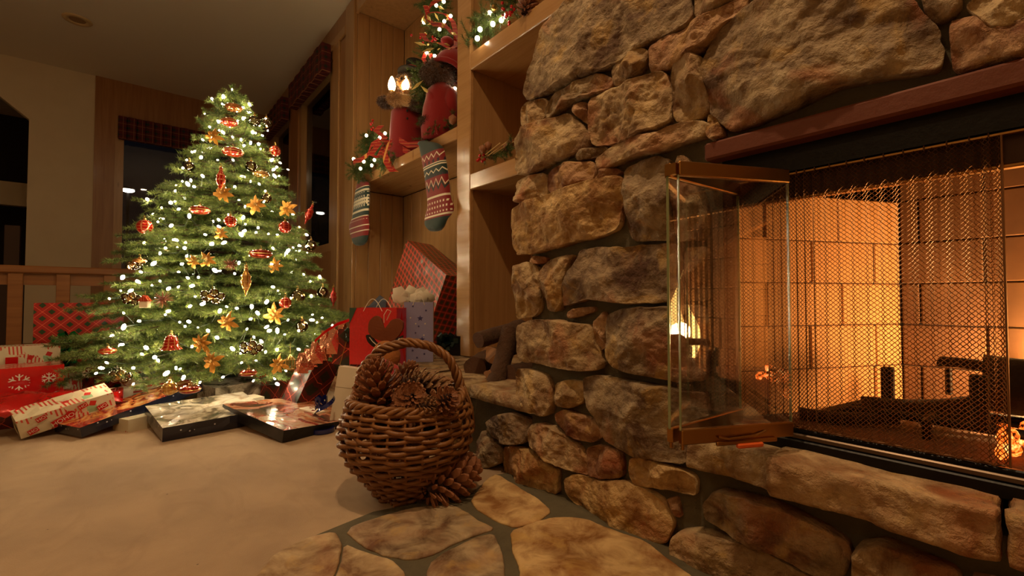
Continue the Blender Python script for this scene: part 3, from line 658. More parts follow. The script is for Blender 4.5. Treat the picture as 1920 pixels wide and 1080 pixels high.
# bifold glass door, folded open
gd = thing('bifold_glass_door', 'pair of clear glass fireplace doors with brass rails, folded open to the left', 'glass door', (1.1, .5, .42))
Z0, Z1 = .420, 1.070
P0a = at(1273, 562, 1.045); P0b = at(1253, 562, 1.06); P1 = at(1480, 562, 1.115); P2 = at(1386, 562, 1.25)
EDGE = M('green_glass_edge', (150, 158, 110), .2, 0, Transmission_Weight=.3)
def door(A, B, hasH):
    A = Vector((A.x, A.y, 0)); B = Vector((B.x, B.y, 0)); u = (B-A).normalized(); L = (B-A).length; nn = Vector((u.y, -u.x, 0)); 
    if nn.dot(-A) < 0: nn = -nn
    m = basis(u, nn, Vector((0, 0, 1)), A)
    lf = G().box((.002, -.003, Z0+.004), (L-.002, .003, Z1-.004), m).mk('pane', GLASS, gd)
    for e in (0, L-.002): G().box((e, -.0032, Z0+.03), (e+.002, .0032, Z1-.03), m).mk('pane_edge', EDGE, lf)
    G().bbox((0, -.008, Z1-.033), (L, .008, Z1), .002, m).mk('top_rail', BRASS, lf)
    G().bbox((0, -.008, Z0), (L, .008, Z0+.034), .002, m).mk('bottom_rail', BRASS, lf)
    G().tube([A+u*.006+Vector((0, 0, Z0-.012)), A+u*.006+Vector((0, 0, Z0))], .004, 8).mk('pivot', BRASS, lf)
    if hasH:
        G().bbox((L*.28, .008, Z0-.006), (L*.82, .016, Z0+.004), .002, m).mk('latch_bar', BRASS, lf)
        G().bbox((L*.45, .010, Z0-.014), (L*.68, .022, Z0-.003), .003, m).mk('handle', M('orange_handle', (220, 96, 40), .4), lf)
        G().tube([m @ Vector((L*.3, .012, Z0+.014)), m @ Vector((L*.38, .016, Z0+.009)), m @ Vector((L*.62, .016, Z0+.012)), m @ Vector((L*.72, .012, Z0+.02))], .003, 6).mk('latch_wire', BRASS, lf)
door(P0a, P1, True); door(P0b, P2, False)
G().box((min(P0a.x, P0b.x)-.004, min(P0a.y, P0b.y), Z1-.03), (max(P0a.x, P0b.x)+.004, max(P0a.y, P0b.y)+.004, Z1-.004)).mk('hinge', BRASS, gd)

# grate, logs, embers, flames
IRON = M('black_iron', (18, 14, 12), .6, .5, bump=.4)
gt = thing('fire_grate', 'black iron fire grate with square upright posts in the firebox', 'grate', (1.5, 0, .42))
def post(px, y0, y1, X, w_):
    a = onX(px, y0, X); b = onX(px, y1, X); G().bbox((X-w_/2, a.y-w_/2, b.z), (X+w_/2, a.y+w_/2, a.z), .003).mk('post', IRON, gt); return Vector((X, a.y, b.z))
a = post(1664, 688, 782, 1.54, .026); b = post(1835, 703, 800, 1.46, .030); post(1778, 690, 740, 1.72, .014)
for dx in (0, .09, .18): G().tube([(a.x+dx*.6-.05, a.y+.14, .424), (a.x+dx*.6-.05, a.y+.07, .455), (a.x+dx*.6-.06, a.y-.02, .462), (b.x+dx, b.y-.1, .462), (b.x+dx, -.45, .462)], .011, 8).mk('bar', IRON, gt, smooth=True)
for y in (.2, .0, -.2, -.4): G().tube([(1.42, y, .462), (1.70, y, .462)], .009, 8).mk('cross_bar', IRON, gt); G().tube([(1.45, y, .42), (1.45, y, .462)], .010, 8).mk('foot', IRON, gt)
BARK = NT('dark_bark'); _c = BARK.coord(); _n = BARK.noise(BARK.map(_c, (6, 6, 6)), 3, 6, .7, .5)
BARK.col(BARK.mix(_n, lin((46, 30, 22)), lin((112, 78, 54)))).set(Roughness=.9); BARK.bump(BARK.noise(_c, 36, 5, .7), .8, .02); BARK = BARK.m
CHAR = M('charred_wood', (34, 20, 14), .85, bump=.7, bs=40, var=.6)
ENDW = M('sawn_wood_end', (150, 104, 64), .8, bump=.2, var=.3)
def log(name, A, B, r, label=None, cat='log', group=None, bark=None, endm=None, seed=1, n=16, bend=0, split=False, parent=None):
    A = Vector(A); B = Vector(B); u = (B-A).normalized(); x = u.orthogonal().normalized(); y = u.cross(x); m = 14; V = []; F = []
    for i in range(m+1):
        t = i/m; c = A.lerp(B, t)+x*bend*sin(pi*t)
        for k in range(n):
            a = 2*pi*k/n; rr = r*(1+.13*fnoise(Vector((cos(a)*1.3+seed, sin(a)*1.3, t*3)), 3)+.05*fnoise(Vector((cos(a)*5, sin(a)*5+seed, t*9)), 3))
            px_, py_ = rr*cos(a), rr*sin(a)
            if split: py_ = max(py_, -r*.25)
            V.append(c+x*px_+y*py_)
    F = [(i*n+k, i*n+(k+1) % n, (i+1)*n+(k+1) % n, (i+1)*n+k) for i in range(m) for k in range(n)]
    if parent is not None: t_ = parent
    else: t_ = thing(name, label, cat, tuple((A+B)/2), group)
    mk('bark', V, F, bark or BARK, t_, None, True)
    for q, i in ((0, 0), (1, m)):
        ring = [V[i*n+k] for k in range(n)]; c = sum(ring, Vector())/n
        ff = [(k, (k+1) % n, n) for k in range(n)] if q else [((k+1) % n, k, n) for k in range(n)]
        mk('sawn_end', ring+[c+(u if q else -u)*.001], ff, endm or ENDW, t_)
    return t_
log('log', (1.60, .115, .548), (1.62, -.50, .54), .066, 'thick charred log lying across the back of the fire grate', bark=CHAR, endm=CHAR, seed=3)
log('log', (1.46, -.03, .505), (1.52, -.52, .50), .045, 'thinner glowing log in front of the thick charred one', bark=CHAR, endm=CHAR, seed=5)
log('branch', (1.50, .33, .475), (1.68, .10, .50), .020, 'crooked charred branch at the left end of the grate', 'branch', bark=CHAR, endm=CHAR, seed=9, bend=.02, n=10)
log('branch', (1.66, .20, .585), (1.60, .04, .55), .014, 'short charred twig poking up beside the thick log', 'branch', bark=CHAR, endm=CHAR, seed=11, bend=-.02, n=10)
log('branch', (1.42, .46, .438), (1.50, .26, .45), .016, 'small burnt stick on the firebox floor at the left', 'branch', bark=CHAR, endm=CHAR, seed=13, bend=.01, n=10)
EMB = NT('glowing_ember'); _c = EMB.coord(); _n = EMB.noise(_c, 34, 5, .7)
EMB.col(lin((60, 30, 18))).set(Roughness=.9, Emission_Color=EMB.ramp(_n, [(.42, (.0, .0, .0)), (.52, (.9, .12, .01)), (.66, (1, .55, .16))]), Emission_Strength=3.2); EMB = EMB.m
em = thing('ember_bed', 'heap of glowing embers beneath the burning logs', 'embers', (1.5, -.1, .42)); rng = random.Random(8)
for i in range(70):
    c = Vector((rng.uniform(1.37, 1.56), rng.uniform(-.45, .085), .436+rng.uniform(0, .028))); G().ball(c, rng.uniform(.010, .022), 7, Euler((rng.random()*3, rng.random()*3, 0)).to_matrix(), (1.3, 1, .7)).mk('ember', EMB, em)
FL = NT('flame'); x_, y_, z_ = FL.sep(FL.coord()); lw = FL.n('ShaderNodeLayerWeight', None, Blend=.35).outputs[1]
FL.t.nodes.remove(FL.b); e_ = FL.n('ShaderNodeEmission', None, Color=FL.ramp(lw, [(.0, (1, .62, .16)), (1, (1, .25, .03))]), Strength=7.0); tr_ = FL.n('ShaderNodeBsdfTransparent')
mx_ = FL.n('ShaderNodeMixShader'); FL.put(mx_.inputs[0], FL.ramp(lw, [(.2, (.85,)*3), (.9, (.05,)*3)])); FL.put(mx_.inputs[1], tr_.outputs[0]); FL.put(mx_.inputs[2], e_.outputs[0]); FL.t.links.new(mx_.outputs[0], FL.out.inputs[0]); FL = FL.m
ft = thing('flames', 'bright yellow flames rising behind the logs', 'fire', (1.7, -.1, .5)); 
for i in range(11):
    y = .02-.045*i; hh = .30+.12*rng.random()-(.10 if i == 0 else 0); x = 1.775+.03*rng.random(); pr = []; N = 12; g = G(); V = []
    for j in range(N+1):
        t = j/N; r = .030*(sin(pi*min(1, t*1.0+.12))**.8)*(1-t)**.45+.0006; c = Vector((x+.014*sin(6*t+i), y+.022*sin(5*t+i*1.7)*t, .50+hh*t))
        V += [c+Vector((r*cos(a)*.7, r*sin(a), 0)) for a in np.linspace(0, 2*pi, 11)[:-1]]
    F = [(j*10+q, j*10+(q+1) % 10, (j+1)*10+(q+1) % 10, (j+1)*10+q) for j in range(N) for q in range(10)]
    mk('flame', V, F, FL, ft, None, True)
# =================================================================== PINE CONES
CONE = M('pine_cone_scale', (146, 92, 58), .55, bump=.3, bs=120, var=.45, vs_=60)
CONEL = M('pine_cone_scale_grey', (146, 108, 74), .6, bump=.3, bs=120, var=.45, vs_=60)
CORE = M('pine_cone_core', (52, 28, 18), .9)
SCV = [(0, -.10, 0), (0, .10, 0), (.5, -.30, .02), (.5, .30, .02), (.85, -.30, .10), (.85, .30, .10), (1.0, -.14, .22), (1.0, .14, .22), (.92, 0, .20),
       (0, -.10, -.06), (0, .10, -.06), (.5, -.28, -.06), (.5, .28, -.06), (.87, -.26, .02), (.87, .26, .02), (1.04, 0, .12)]
SCF = [(0, 2, 3, 1), (2, 4, 5, 3), (4, 6, 8), (4, 8, 5), (5, 8, 7), (6, 15, 8), (7, 8, 15), (9, 10, 12, 11), (11, 12, 14, 13), (13, 14, 15), (0, 9, 11, 2), (2, 11, 13, 4), (4, 13, 15, 6), (1, 3, 12, 10), (3, 5, 14, 12), (5, 7, 15, 14)]
def cone(loc, axis, L, R, label, group=None, n=110, mat=None, indiv=False, open_=1.0, seed=0):
    mat = mat or CONE; c = Vector(loc); u = Vector(axis).normalized(); x = u.orthogonal().normalized(); y = u.cross(x)
    t = thing('pine_cone', label, 'pine cone', tuple(c), group); rng = random.Random(seed)
    prof = [(R*.42*sin(pi*min(1, .12+.86*i/10))**.6+.001, -L/2+L*i/10*.97) for i in range(11)]
    G().lathe(prof, c, 12, Matrix((x, y, u)).transposed()).mk('core', CORE, t, smooth=True)
    g = G(); src = None
    for i in range(n):
        f = (i+.5)/n; z = -L/2*.96+L*.97*f**.92; a = i*2.399963; rr = R*(sin(pi*min(1, .16+.80*f))**.75)
        tilt = radians(-18+80*f)*(1/open_); rad = x*cos(a)+y*sin(a); tn = u.cross(rad); out = rad*cos(tilt)+u*sin(tilt); nn = out.cross(tn)*-1
        if nn.dot(u) < 0: nn = -nn
        s = rr*.82*rng.uniform(.92, 1.06)+.004; o = c+u*z+rad*rr*.25
        m = basis(out*s, tn*s*.62 if f > .1 else tn*s*.5, nn*s*.8, o)
        if indiv:
            if src is None:
                src = mk('scale', SCV, SCF, mat, t, None); me = src.data
                for v_, q in zip(me.vertices, SCV): v_.co = q
                so_ = src
            else: so_ = src.copy(); COL.objects.link(so_)
            so_.parent = t; mm = m.copy(); mm.translation = o-c; so_.matrix_local = mm
        else: g.add([m @ Vector(v) for v in SCV], SCF)
    if not indiv: o = g.mk('scales', mat, t); o['kind'] = 'stuff'
    return t
cone((.940, 1.475, .080), (.80, .10, .12), .245, .086, 'large brown pine cone lying on the carpet against the wicker basket', n=124, indiv=True, seed=1)
BX, BY = at(768, 562, 1.80)[:2]
cc = 'pine cones heaped in the wicker basket'
cone(at(712, 745, 1.72), (-.08, .1, 1), .28, .095, 'tall upright pine cone at the left side of the basket', cc, 120, seed=2)
cone(at(800, 728, 1.80), (.75, -.55, -.25), .20, .072, 'pine cone lying on top of the heap at the right with pale scale tips', cc, 110, CONEL, seed=3)
cone(at(768, 752, 1.66), (-.2, -.8, .5), .13, .062, 'opened round pine cone seen end-on in the middle of the basket', cc, 70, open_=1.5, seed=4)
cone(at(828, 755, 1.66), (.2, -.7, .55), .12, .055, 'reddish pine cone end-on at the right rim of the basket', cc, 70, open_=1.4, seed=5)
cone(at(797, 762, 1.62), (.5, -.5, .3), .08, .034, 'small pale pine cone tucked behind the front rim', cc, 60, CONEL, seed=6)
cone(at(758, 712, 1.92), (.5, .2, .6), .16, .060, 'shadowed pine cone at the back of the basket', cc, 80, seed=7)
# filler cones lower in the basket that carry the heap
cone((BX-.02, BY+.02, .20), (.9, .3, 0), .22, .085, 'pine cone at the bottom of the heap under the others', cc, 80, seed=8)
cone((BX+.10, BY+.05, .24), (.2, 1, 0), .20, .075, 'pine cone under the heap on the right side of the basket', cc, 80, seed=9)

# =================================================================== WICKER BASKET
WK = NT('willow_wicker'); _c = WK.coord(); _r = WK.n('ShaderNodeObjectInfo').outputs['Random']; _n = WK.noise(_c, 26, 5, .6)
WK.col(WK.mix(_n, lin((96, 58, 30)), WK.mix(_r, lin((176, 122, 70)), lin((146, 94, 50))))).set(Roughness=.42); WK.bump(WK.noise(_c, 140, 3), .3, .004); WK = WK.m
bk = thing('wicker_basket', 'round wicker basket with braided hoop handle, full of pine cones', 'basket', (BX, BY, 0))
PR = [(0, .118), (.04, .140), (.08, .172), (.13, .212), (.18, .240), (.23, .252), (.28, .248), (.33, .232), (.37, .216)]
def brad(z):
    for (z0, r0), (z1, r1) in zip(PR[:-1], PR[1:]):
        if z <= z1: return r0+(r1-r0)*(z-z0)/(z1-z0)
    return PR[-1][1]
NS = 26
def bpt(a, z, off=0, sq=.94):
    r = brad(z)+off; dx = z*.02
    return Vector((BX+r*cos(a)*1.0-dx, BY+r*sin(a)*sq, z+.012*sin(a*2+1)*(z/.36)+.016*z/.36*cos(a-.6)))
rows = 21
for k in range(rows):
    z = .012+.0172*k; ph = k % 2; pts = []; Nn = 156
    for i in range(Nn):
        a = 2*pi*i/Nn; pts.append(bpt(a, z+.0035*sin(a*3+k*1.7)+.003*sin(a*7.3+k), .0085*cos(NS*a/2*2*.5+pi*ph)))
    G().tube(pts, .0080+.0016*((k*7) % 3-1)*.6, 6, closed=True).mk('weaver', WK, bk, smooth=True)
for i in range(NS):
    a = 2*pi*(i+.5)/NS*1.0
    G().tube([bpt(a, zz, 0) for zz in np.linspace(.0, .375, 10)], .0052, 6).mk('stake', WK, bk, smooth=True)
for q in range(3):   # twisted rim
    pts = []
    for i in range(200):
        a = 2*pi*i/200; tw = a*13+q*2*pi/3; p = bpt(a, .372); r = Vector((cos(a), sin(a), 0)); pts.append(p+r*.010*cos(tw)+Vector((0, 0, .010*sin(tw))))
    G().tube(pts, .0085, 6, closed=True).mk('rim_strand', WK, bk, smooth=True)
g = G(); 
for i in range(9): g.tube([Vector((BX-.11, BY-.10+.025*i, .008)), Vector((BX+.11, BY-.10+.025*i, .008))], .006, 5)
g.mk('base', WK, bk)
# handle
e0 = bpt(pi*.72, .37); e1 = bpt(-pi*.10, .37); top = Vector(((e0.x+e1.x)/2-.0, (e0.y+e1.y)/2, 0))
for q in range(4):
    pts = []
    for i in range(90):
        t = i/89; a = pi*t; c = e0.lerp(e1, (1-cos(a))/2); c.z = .33+.245*sin(a)**.75
        d = Vector(((e1-e0).x, (e1-e0).y, 0)).normalized(); nrm = Vector((-d.y, d.x, 0)); rad = d*(-cos(a))+Vector((0, 0, sin(a))); tw = t*34+q*pi/2
        pts.append(c+nrm*.013*cos(tw)+rad*.013*sin(tw)+Vector((0, 0, .004*sin(t*40+q))))
    G().tube(pts, .0095 if q < 3 else .007, 6).mk('handle_strand', WK, bk, smooth=True)
rng = random.Random(4)
for e, sgn in ((e1, 1), (e0, -1)):    # lashing at the handle foot
    a0 = atan2(e.y-BY, e.x-BX)
    for q in range(6):
        da = rng.uniform(-.22, .22); G().tube([e+Vector((0, 0, .06-.012*q)), bpt(a0+da*.5, .34-.01*q, .02), bpt(a0+da, .27-.014*q, .015)], .0055, 5).mk('lashing', WK, bk, smooth=True)

# =================================================================== FIREWOOD on the ledge
lgp = 'firewood stacked on the stone ledge'
ENDD = M('weathered_log_end', (92, 62, 44), .85, bump=.4, var=.4)
def lz(px, py, t): return at(px, py, t)
log('firewood_log', lz(890, 690, 2.48)+Vector((0, 0, .0)), lz(925, 668, 3.0), .062, 'round firewood log with its dark sawn end facing out, lowest in the pile', 'firewood', lgp, endm=ENDD, seed=21)
log('firewood_log', lz(930, 668, 2.40), lz(905, 660, 2.95), .045, 'pale split log lying across behind the round log', 'firewood', lgp, bark=ENDW, seed=22, split=True)
log('firewood_log', lz(915, 708, 2.30), lz(960, 700, 2.45), .036, 'short orange-brown split piece beside the round log end', 'firewood', lgp, bark=M('split_orange_wood', (176, 112, 62), .75, bump=.4, var=.3), seed=23, split=True)
log('firewood_log', lz(922, 738, 2.24), lz(957, 618, 2.40), .046, 'knobbly log standing upright against the fireplace stones', 'firewood', lgp, seed=24, bend=.03)
log('firewood_log', lz(897, 638, 2.36), lz(980, 612, 2.62), .042, 'dark log balanced across the top of the pile', 'firewood', lgp, endm=ENDD, seed=25)
log('firewood_log', lz(950, 652, 2.42), lz(1010, 640, 2.5), .045, 'layered bark log on top, half hidden by the fireplace corner', 'firewood', lgp, seed=26)
log('firewood_log', lz(952, 705, 2.30), lz(1010, 690, 2.6), .055, 'dark log at the back corner beside the fireplace', 'firewood', lgp, endm=ENDD, seed=27)
# =================================================================== NEEDLE FOLIAGE
def npmesh(name, V, F3, mat, parent):
    org = np.array(worg(parent)); me = bpy.data.meshes.new(name); n = len(V); m = len(F3)
    me.vertices.add(n); me.vertices.foreach_set('co', (V-org).astype(np.float32).ravel())
    me.loops.add(m*3); me.loops.foreach_set('vertex_index', F3.astype(np.int32).ravel())
    me.polygons.add(m); me.polygons.foreach_set('loop_start', np.arange(0, m*3, 3, dtype=np.int32))
    me.materials.append(mat); me.update(calc_edges=True)
    o = bpy.data.objects.new(name, me); COL.objects.link(o); o.parent = parent; ORG[o.name] = worg(parent); o['kind'] = 'stuff'; return o
RN = np.random.RandomState(3)
def needles(S, E, dens, ln, wd, ang=.95):
    S = np.array(S); E = np.array(E); D = E-S; L = np.linalg.norm(D, axis=1); cnt = np.maximum(2, (L*dens).astype(int)); idx = np.repeat(np.arange(len(S)), cnt); N = len(idx)
    f = RN.rand(N); p = S[idx]+D[idx]*f[:, None]; d = D[idx]/L[idx][:, None]
    r = RN.normal(size=(N, 3)); r -= d*(r*d).sum(1)[:, None]; r /= np.linalg.norm(r, axis=1)[:, None]
    a = ang*(.75+.5*RN.rand(N)); dr = d*np.cos(a)[:, None]+r*np.sin(a)[:, None]; l = ln*(.7+.5*RN.rand(N))
    s = np.cross(dr, RN.normal(size=(N, 3))); s /= np.linalg.norm(s, axis=1)[:, None]
    V = np.empty((N*3, 3)); V[0::3] = p+s*wd/2; V[1::3] = p-s*wd/2; V[2::3] = p+dr*l[:, None]
    return V, np.arange(N*3).reshape(N, 3)
def sticks(S, E, r0, r1):   # 3-sided twigs
    S = np.array(S); E = np.array(E); D = E-S; N = len(S); a = np.cross(D, [0.13, .2, 1.0]); a /= np.linalg.norm(a, axis=1)[:, None]+1e-9; b = np.cross(D, a); b /= np.linalg.norm(b, axis=1)[:, None]+1e-9
    V = np.empty((N, 6, 3)); 
    for k in range(3):
        o = a*cos(2*pi*k/3)+b*sin(2*pi*k/3); V[:, k] = S+o*np.reshape(r0, (-1, 1)); V[:, 3+k] = E+o*np.reshape(r1, (-1, 1))
    base = (np.arange(N)*6)[:, None]; F = np.concatenate([np.concatenate([base+[[k, (k+1) % 3, 3+(k+1) % 3]], base+[[k, 3+(k+1) % 3, 3+k]]]) for k in range(3)])
    return V.reshape(-1, 3), F
def m_needle(name, a, b, c):
    t = NT(name); v = t.coord(); n = t.noise(v, 5, 3); n2 = t.n('ShaderNodeTexWhiteNoise', None, Vector=t.n('ShaderNodeVectorMath', {'operation': 'SNAP'}, i0=v, i1=(.03, .03, .03)).outputs[0]).outputs[0]
    cc = t.mix(n, lin(a), lin(b)); cc = t.mix(t.ma('MULTIPLY', n2, .5), cc, lin(c)); t.col(cc).set(Roughness=.42)
    tb = t.n('ShaderNodeBsdfTranslucent'); t.put(tb.inputs[0], cc); mx = t.n('ShaderNodeMixShader'); mx.inputs[0].default_value = .3; t.put(mx.inputs[1], t.b.outputs[0]); t.put(mx.inputs[2], tb.outputs[0]); t.t.links.new(mx.outputs[0], t.out.inputs[0]); return t.m
NEED = m_needle('fir_needles', (48, 78, 40), (104, 126, 56), (158, 168, 84)); GNEED = m_needle('garland_needles', (50, 78, 40), (84, 106, 50), (120, 136, 66))
TWIG = M('brown_twig', (72, 50, 32), .8)

# =================================================================== CHRISTMAS TREE
TX, TY = at(430, 562, 3.75)[:2]; TH = 2.52
def tr_r(z):   # outline radius
    t = max(0, min(1, (TH-z)/(TH-.20))); return .02+1.02*t**.86
tree = thing('christmas_tree', 'tall green fir tree covered with small white lights and ornaments', 'christmas tree', (TX, TY, 0))
G().tube([(TX, TY, .02), (TX, TY, .8), (TX+.005, TY, 1.7), (TX, TY, TH-.05)], [.05, .042, .026, .006], 10).mk('trunk', M('tree_bark', (84, 58, 38), .9, bump=.5), tree, smooth=True)
G().lathe([(.001, .0), (.2, .0), (.2, .03), (.07, .06), (.07, .2), (.055, .2), (.055, .04), (.001, .04)], (TX, TY, 0), 20).mk('stand', M('green_metal_stand', (40, 66, 44), .4, .4), tree)
rng = random.Random(11); SS = []; EE = []; R0 = []; R1 = []; NSg = []; NEg = []; TIPS = []
lay = 0; z = .24
while z < TH-.10:
    rad = tr_r(z+.02); nb = int(6+rad*15); off = rng.random()*6
    for b in range(nb):
        az = off+2*pi*b/nb+rng.uniform(-.12, .12); L = rad*rng.uniform(.84, 1.10); z0 = z+rng.uniform(-.04, .04)+.10*rad
        rise = rng.uniform(-.02, .10)*L+(.25*L if z > TH-.5 else 0); o = Vector((TX, TY, z0)); hd = Vector((cos(az), sin(az), 0)); sd_ = Vector((-sin(az), cos(az), 0))
        def bp(s, o=o, hd=hd, sd_=sd_, L=L, rise=rise, b=b): return o+hd*L*s+Vector((0, 0, rise*s-.17*L*s*s+.05*L*s**4))+sd_*.03*sin(s*5+b)
        K = 7; prev = bp(0)
        for q in range(1, K+1):
            c = bp(q/K); SS.append(prev); EE.append(c); R0.append(.009*(1-(q-1)/K)+.002); R1.append(.009*(1-q/K)+.002)
            if q/K > .38: NSg.append(prev); NEg.append(c)
            prev = c
        TIPS.append((bp, L, az, z0))
        s = .30; side = 1
        while s < 1.0:
            p = bp(s); d = (bp(min(1, s+.05))-bp(s-.05)).normalized(); tl = (.055+.20*(1-s)*L+.05*rng.random())*(.6+.4*min(1, L)); side = -side
            dd = (d*rng.uniform(.6, .9)+sd_*side*rng.uniform(.65, 1.0)+Vector((0, 0, rng.uniform(-.12, .22)))).normalized(); e = p+dd*tl+Vector((0, 0, -.10*tl))
            SS.append(p); EE.append(e); R0.append(.0028); R1.append(.0014); NSg.append(p); NEg.append(e)
            if tl > .11:
                for u_, sg in ((.45, 1), (.7, -1)):
                    p2 = p.lerp(e, u_); e2 = p2+(dd*.8+d*.5*sg+sd_*.3*sg).normalized()*tl*.45; SS.append(p2); EE.append(e2); R0.append(.002); R1.append(.001); NSg.append(p2); NEg.append(e2)
            s += .042/max(.35, L)
    z += .062+.028*rad; lay += 1
for q in range(6):   # leader
    a = q*1.1; p = Vector((TX, TY, TH-.18+.02*q)); e = p+Vector((cos(a)*.07, sin(a)*.07, .09)); NSg.append(p); NEg.append(e)
NSg.append(Vector((TX, TY, TH-.2))); NEg.append(Vector((TX+.005, TY, TH+.04)))
V, F = sticks(SS, EE, np.array(R0), np.array(R1)); npmesh('branches', V, F, TWIG, tree)
totL = sum((e-s).length for s, e in zip(NSg, NEg)); dens = min(800, 800000/totL)
V, F = needles(NSg, NEg, dens, .032, .0036); npmesh('needles', V, F, NEED, tree); print('TREE twig m', totL, 'tris', len(F))

def surf(x, y, off=0.0):
    """first point on the ray within the tree's outline"""
    d = Vector(ray(x, y)); best = None
    for i in range(400):
        t = 2.2+i*.008; p = Vector(CC)+d*t; r = math.hypot(p.x-TX, p.y-TY)-(tr_r(p.z)+off)
        if r <= 0: return p
        if best is None or r < best[0]: best = (r, p)
    return best[1]
# ---- string lights
BULB = emis('tree_bulb_glow', (1, .79, .48), 120.0)
sl = thing('string_lights', 'string of small white bulbs wound around the christmas tree', 'string lights', (TX, TY, .2))
bs = G().ball((0, 0, 0), 1, 6); 
def bulb_src(parent, r):
    o = mk('bulb', [v*1 for v in bs.V], bs.F, BULB, None, None, True); return o
src = bulb_src(sl, 1); src.parent = sl; src.scale = (.013,)*3
POSB = []
lit = [(435,168),(417,195),(468,196),(384,213),(409,228),(456,222),(498,222),(393,238),(474,248),(436,257),(452,262),(502,245),(492,254),(418,248),(408,300),(360,285),(377,295),(422,352),(343,315),(352,345),(342,340),(364,350),(508,300),(525,305),(513,318),(540,318),(486,345),(515,330),(328,378),(335,392),(320,380),(296,416),(321,423),(306,410),(350,480),(355,405),(400,415),(410,412),(456,408),(460,420),(484,427),(452,440),(549,402),(545,388),(560,460),(562,461),(590,459),(574,462),(300,475),(346,465),(335,510),(363,491),(403,507),(395,458),(341,495),(366,556),(352,521),(360,536),(412,508),(440,513),(510,495),(524,496),(448,493),(288,494),(264,510),(250,498),(428,402),(300,527),(316,541),(285,535),(372,520),(398,457),(232,587),(261,602),(232,613),(337,604),(354,603),(371,614),(347,612),(407,633),(463,617),(470,598),(483,587),(476,632),(490,640),(520,620),(534,627),(500,613),(586,590),(604,596),(585,600),(623,610),(228,646),(274,652),(180,700),(190,690),(312,700),(330,690),(344,708),(375,717),(418,707),(436,654),(453,680),(480,676),(505,620),(536,695),(560,655),(588,657),(515,710),(520,720),(475,714),(498,660),(412,583),(425,575),(444,578),(472,575),(521,545),(512,538),(500,566),(480,383),(490,385),(495,378),(437,300),(510,300),(470,340),(440,350),(397,258),(380,262),(470,268),(485,270),(350,300),(380,330),(448,375),(385,440),(420,455),(520,440),(575,440),(540,470),(270,455),(330,450),(230,520),(205,560),(245,545),(280,570),(310,590),(380,570),(540,600),(560,620),(210,630),(200,680),(250,690),(290,670),(360,650),(390,620),(250,720),(400,690),(330,640)]
for i, (x, y) in enumerate(lit): POSB.append(surf(x, y, .035+.0*rng.random()-(.05 if i % 5 == 3 else 0)))
rng = random.Random(21)
while len(POSB) < 286:
    bp, L, az, z0 = rng.choice(TIPS); s = rng.uniform(.5, 1.0); p = bp(s)+Vector((0, 0, .018))
    if min((p-q).length for q in POSB) > .07: POSB.append(p)
for i, p in enumerate(POSB):
    k = .0058+.0078*(((i*37) % 11)/10)**1.3
    if i < 8: pass
    o = src if i == 0 else src.copy()
    if i: COL.objects.link(o); o.parent = sl
    o.location = p-worg(sl); o.scale = (k*.85, k*.85, k*1.5); o.rotation_euler = (rng.uniform(-1.5, 1.5), rng.uniform(-1.5, 1.5), 0)
ordr = sorted(POSB, key=lambda p: (round(p.z/.16), atan2(p.y-TY, p.x-TX)))
g = G()
for a, b in zip(ordr[:-1], ordr[1:]):
    if (a-b).length < .7: m_ = (a+b)/2+Vector((0, 0, -.03)); c_ = Vector((TX, TY, m_.z)); g.tube([a, m_.lerp(c_, .08), b], .0022, 3, cap=False)
g.mk('cable', M('green_cable', (20, 40, 22), .5), sl)['kind'] = 'stuff'

# ---- ornaments
def m_glassorn(name, col, stripe=None, rough=.12, metal=.55):
    t = NT(name); x, y, z = t.sep(t.coord('Generated')); c = lin(col)
    if stripe:
        a = t.ma('ARCTAN2', t.ma('SUBTRACT', y, .5), t.ma('SUBTRACT', x, .5)); l = t.line(t.ma('MULTIPLY', a, 1/(2*pi)), 8, .22); l2 = t.line(z, 5, .16)
        c = t.mix(t.ma('MULTIPLY', t.ma('MAXIMUM', l, l2), .75), c, lin(stripe))
    t.col(c).set(Roughness=rough, Metallic=metal, Coat_Weight=.8); return t.m
REDO = m_glassorn('red_striped_glass', (196, 26, 18), (238, 170, 110)); DRED = m_glassorn('deep_red_glass', (150, 16, 14), (210, 90, 60)); GOLD = m_glassorn('gold_glass', (226, 168, 80), (250, 220, 160), .18, .8)
ORNG = m_glassorn('copper_glass', (206, 112, 56), (240, 190, 120), .2, .7); BRN = m_glassorn('brown_glass', (120, 64, 40), None, .3, .3)
CLR = NT('clear_bubble_glass'); CLR.t.nodes.remove(CLR.b)
_g = CLR.n('ShaderNodeBsdfGlossy', None, Roughness=.05, Color=(1, .86, .66, 1)); _t = CLR.n('ShaderNodeBsdfTransparent', None, Color=(.93, .82, .72, 1)); _f = CLR.n('ShaderNodeFresnel', None, IOR=2.1)
_m = CLR.n('ShaderNodeMixShader'); CLR.put(_m.inputs[0], _f.outputs[0]); CLR.put(_m.inputs[1], _t.outputs[0]); CLR.put(_m.inputs[2], _g.outputs[0]); CLR.t.links.new(_m.outputs[0], CLR.out.inputs[0]); CLR = CLR.m
FLW = M('gold_fabric_petal', (222, 160, 66), .4, .35, bump=.3, bs=90, var=.2); HOOK = M('gold_hook', (210, 170, 100), .3, 1.0)
FLWR = M('red_fabric_petal', (190, 30, 22), .5, .1, bump=.3, bs=90, var=.2)
def hookcap(t, top):
    t = G().lathe([(.001, 0), (.009, 0), (.009, .010), (.003, .013), (.001, .013)], top, 10).mk('cap', HOOK, t)
    G().tube([top+Vector((.004*cos(a), 0, .018+.010*sin(a)+(.008 if a > 2 else 0))) for a in np.linspace(-1.5, 3.8, 9)], .0012, 4).mk('hook', HOOK, t)
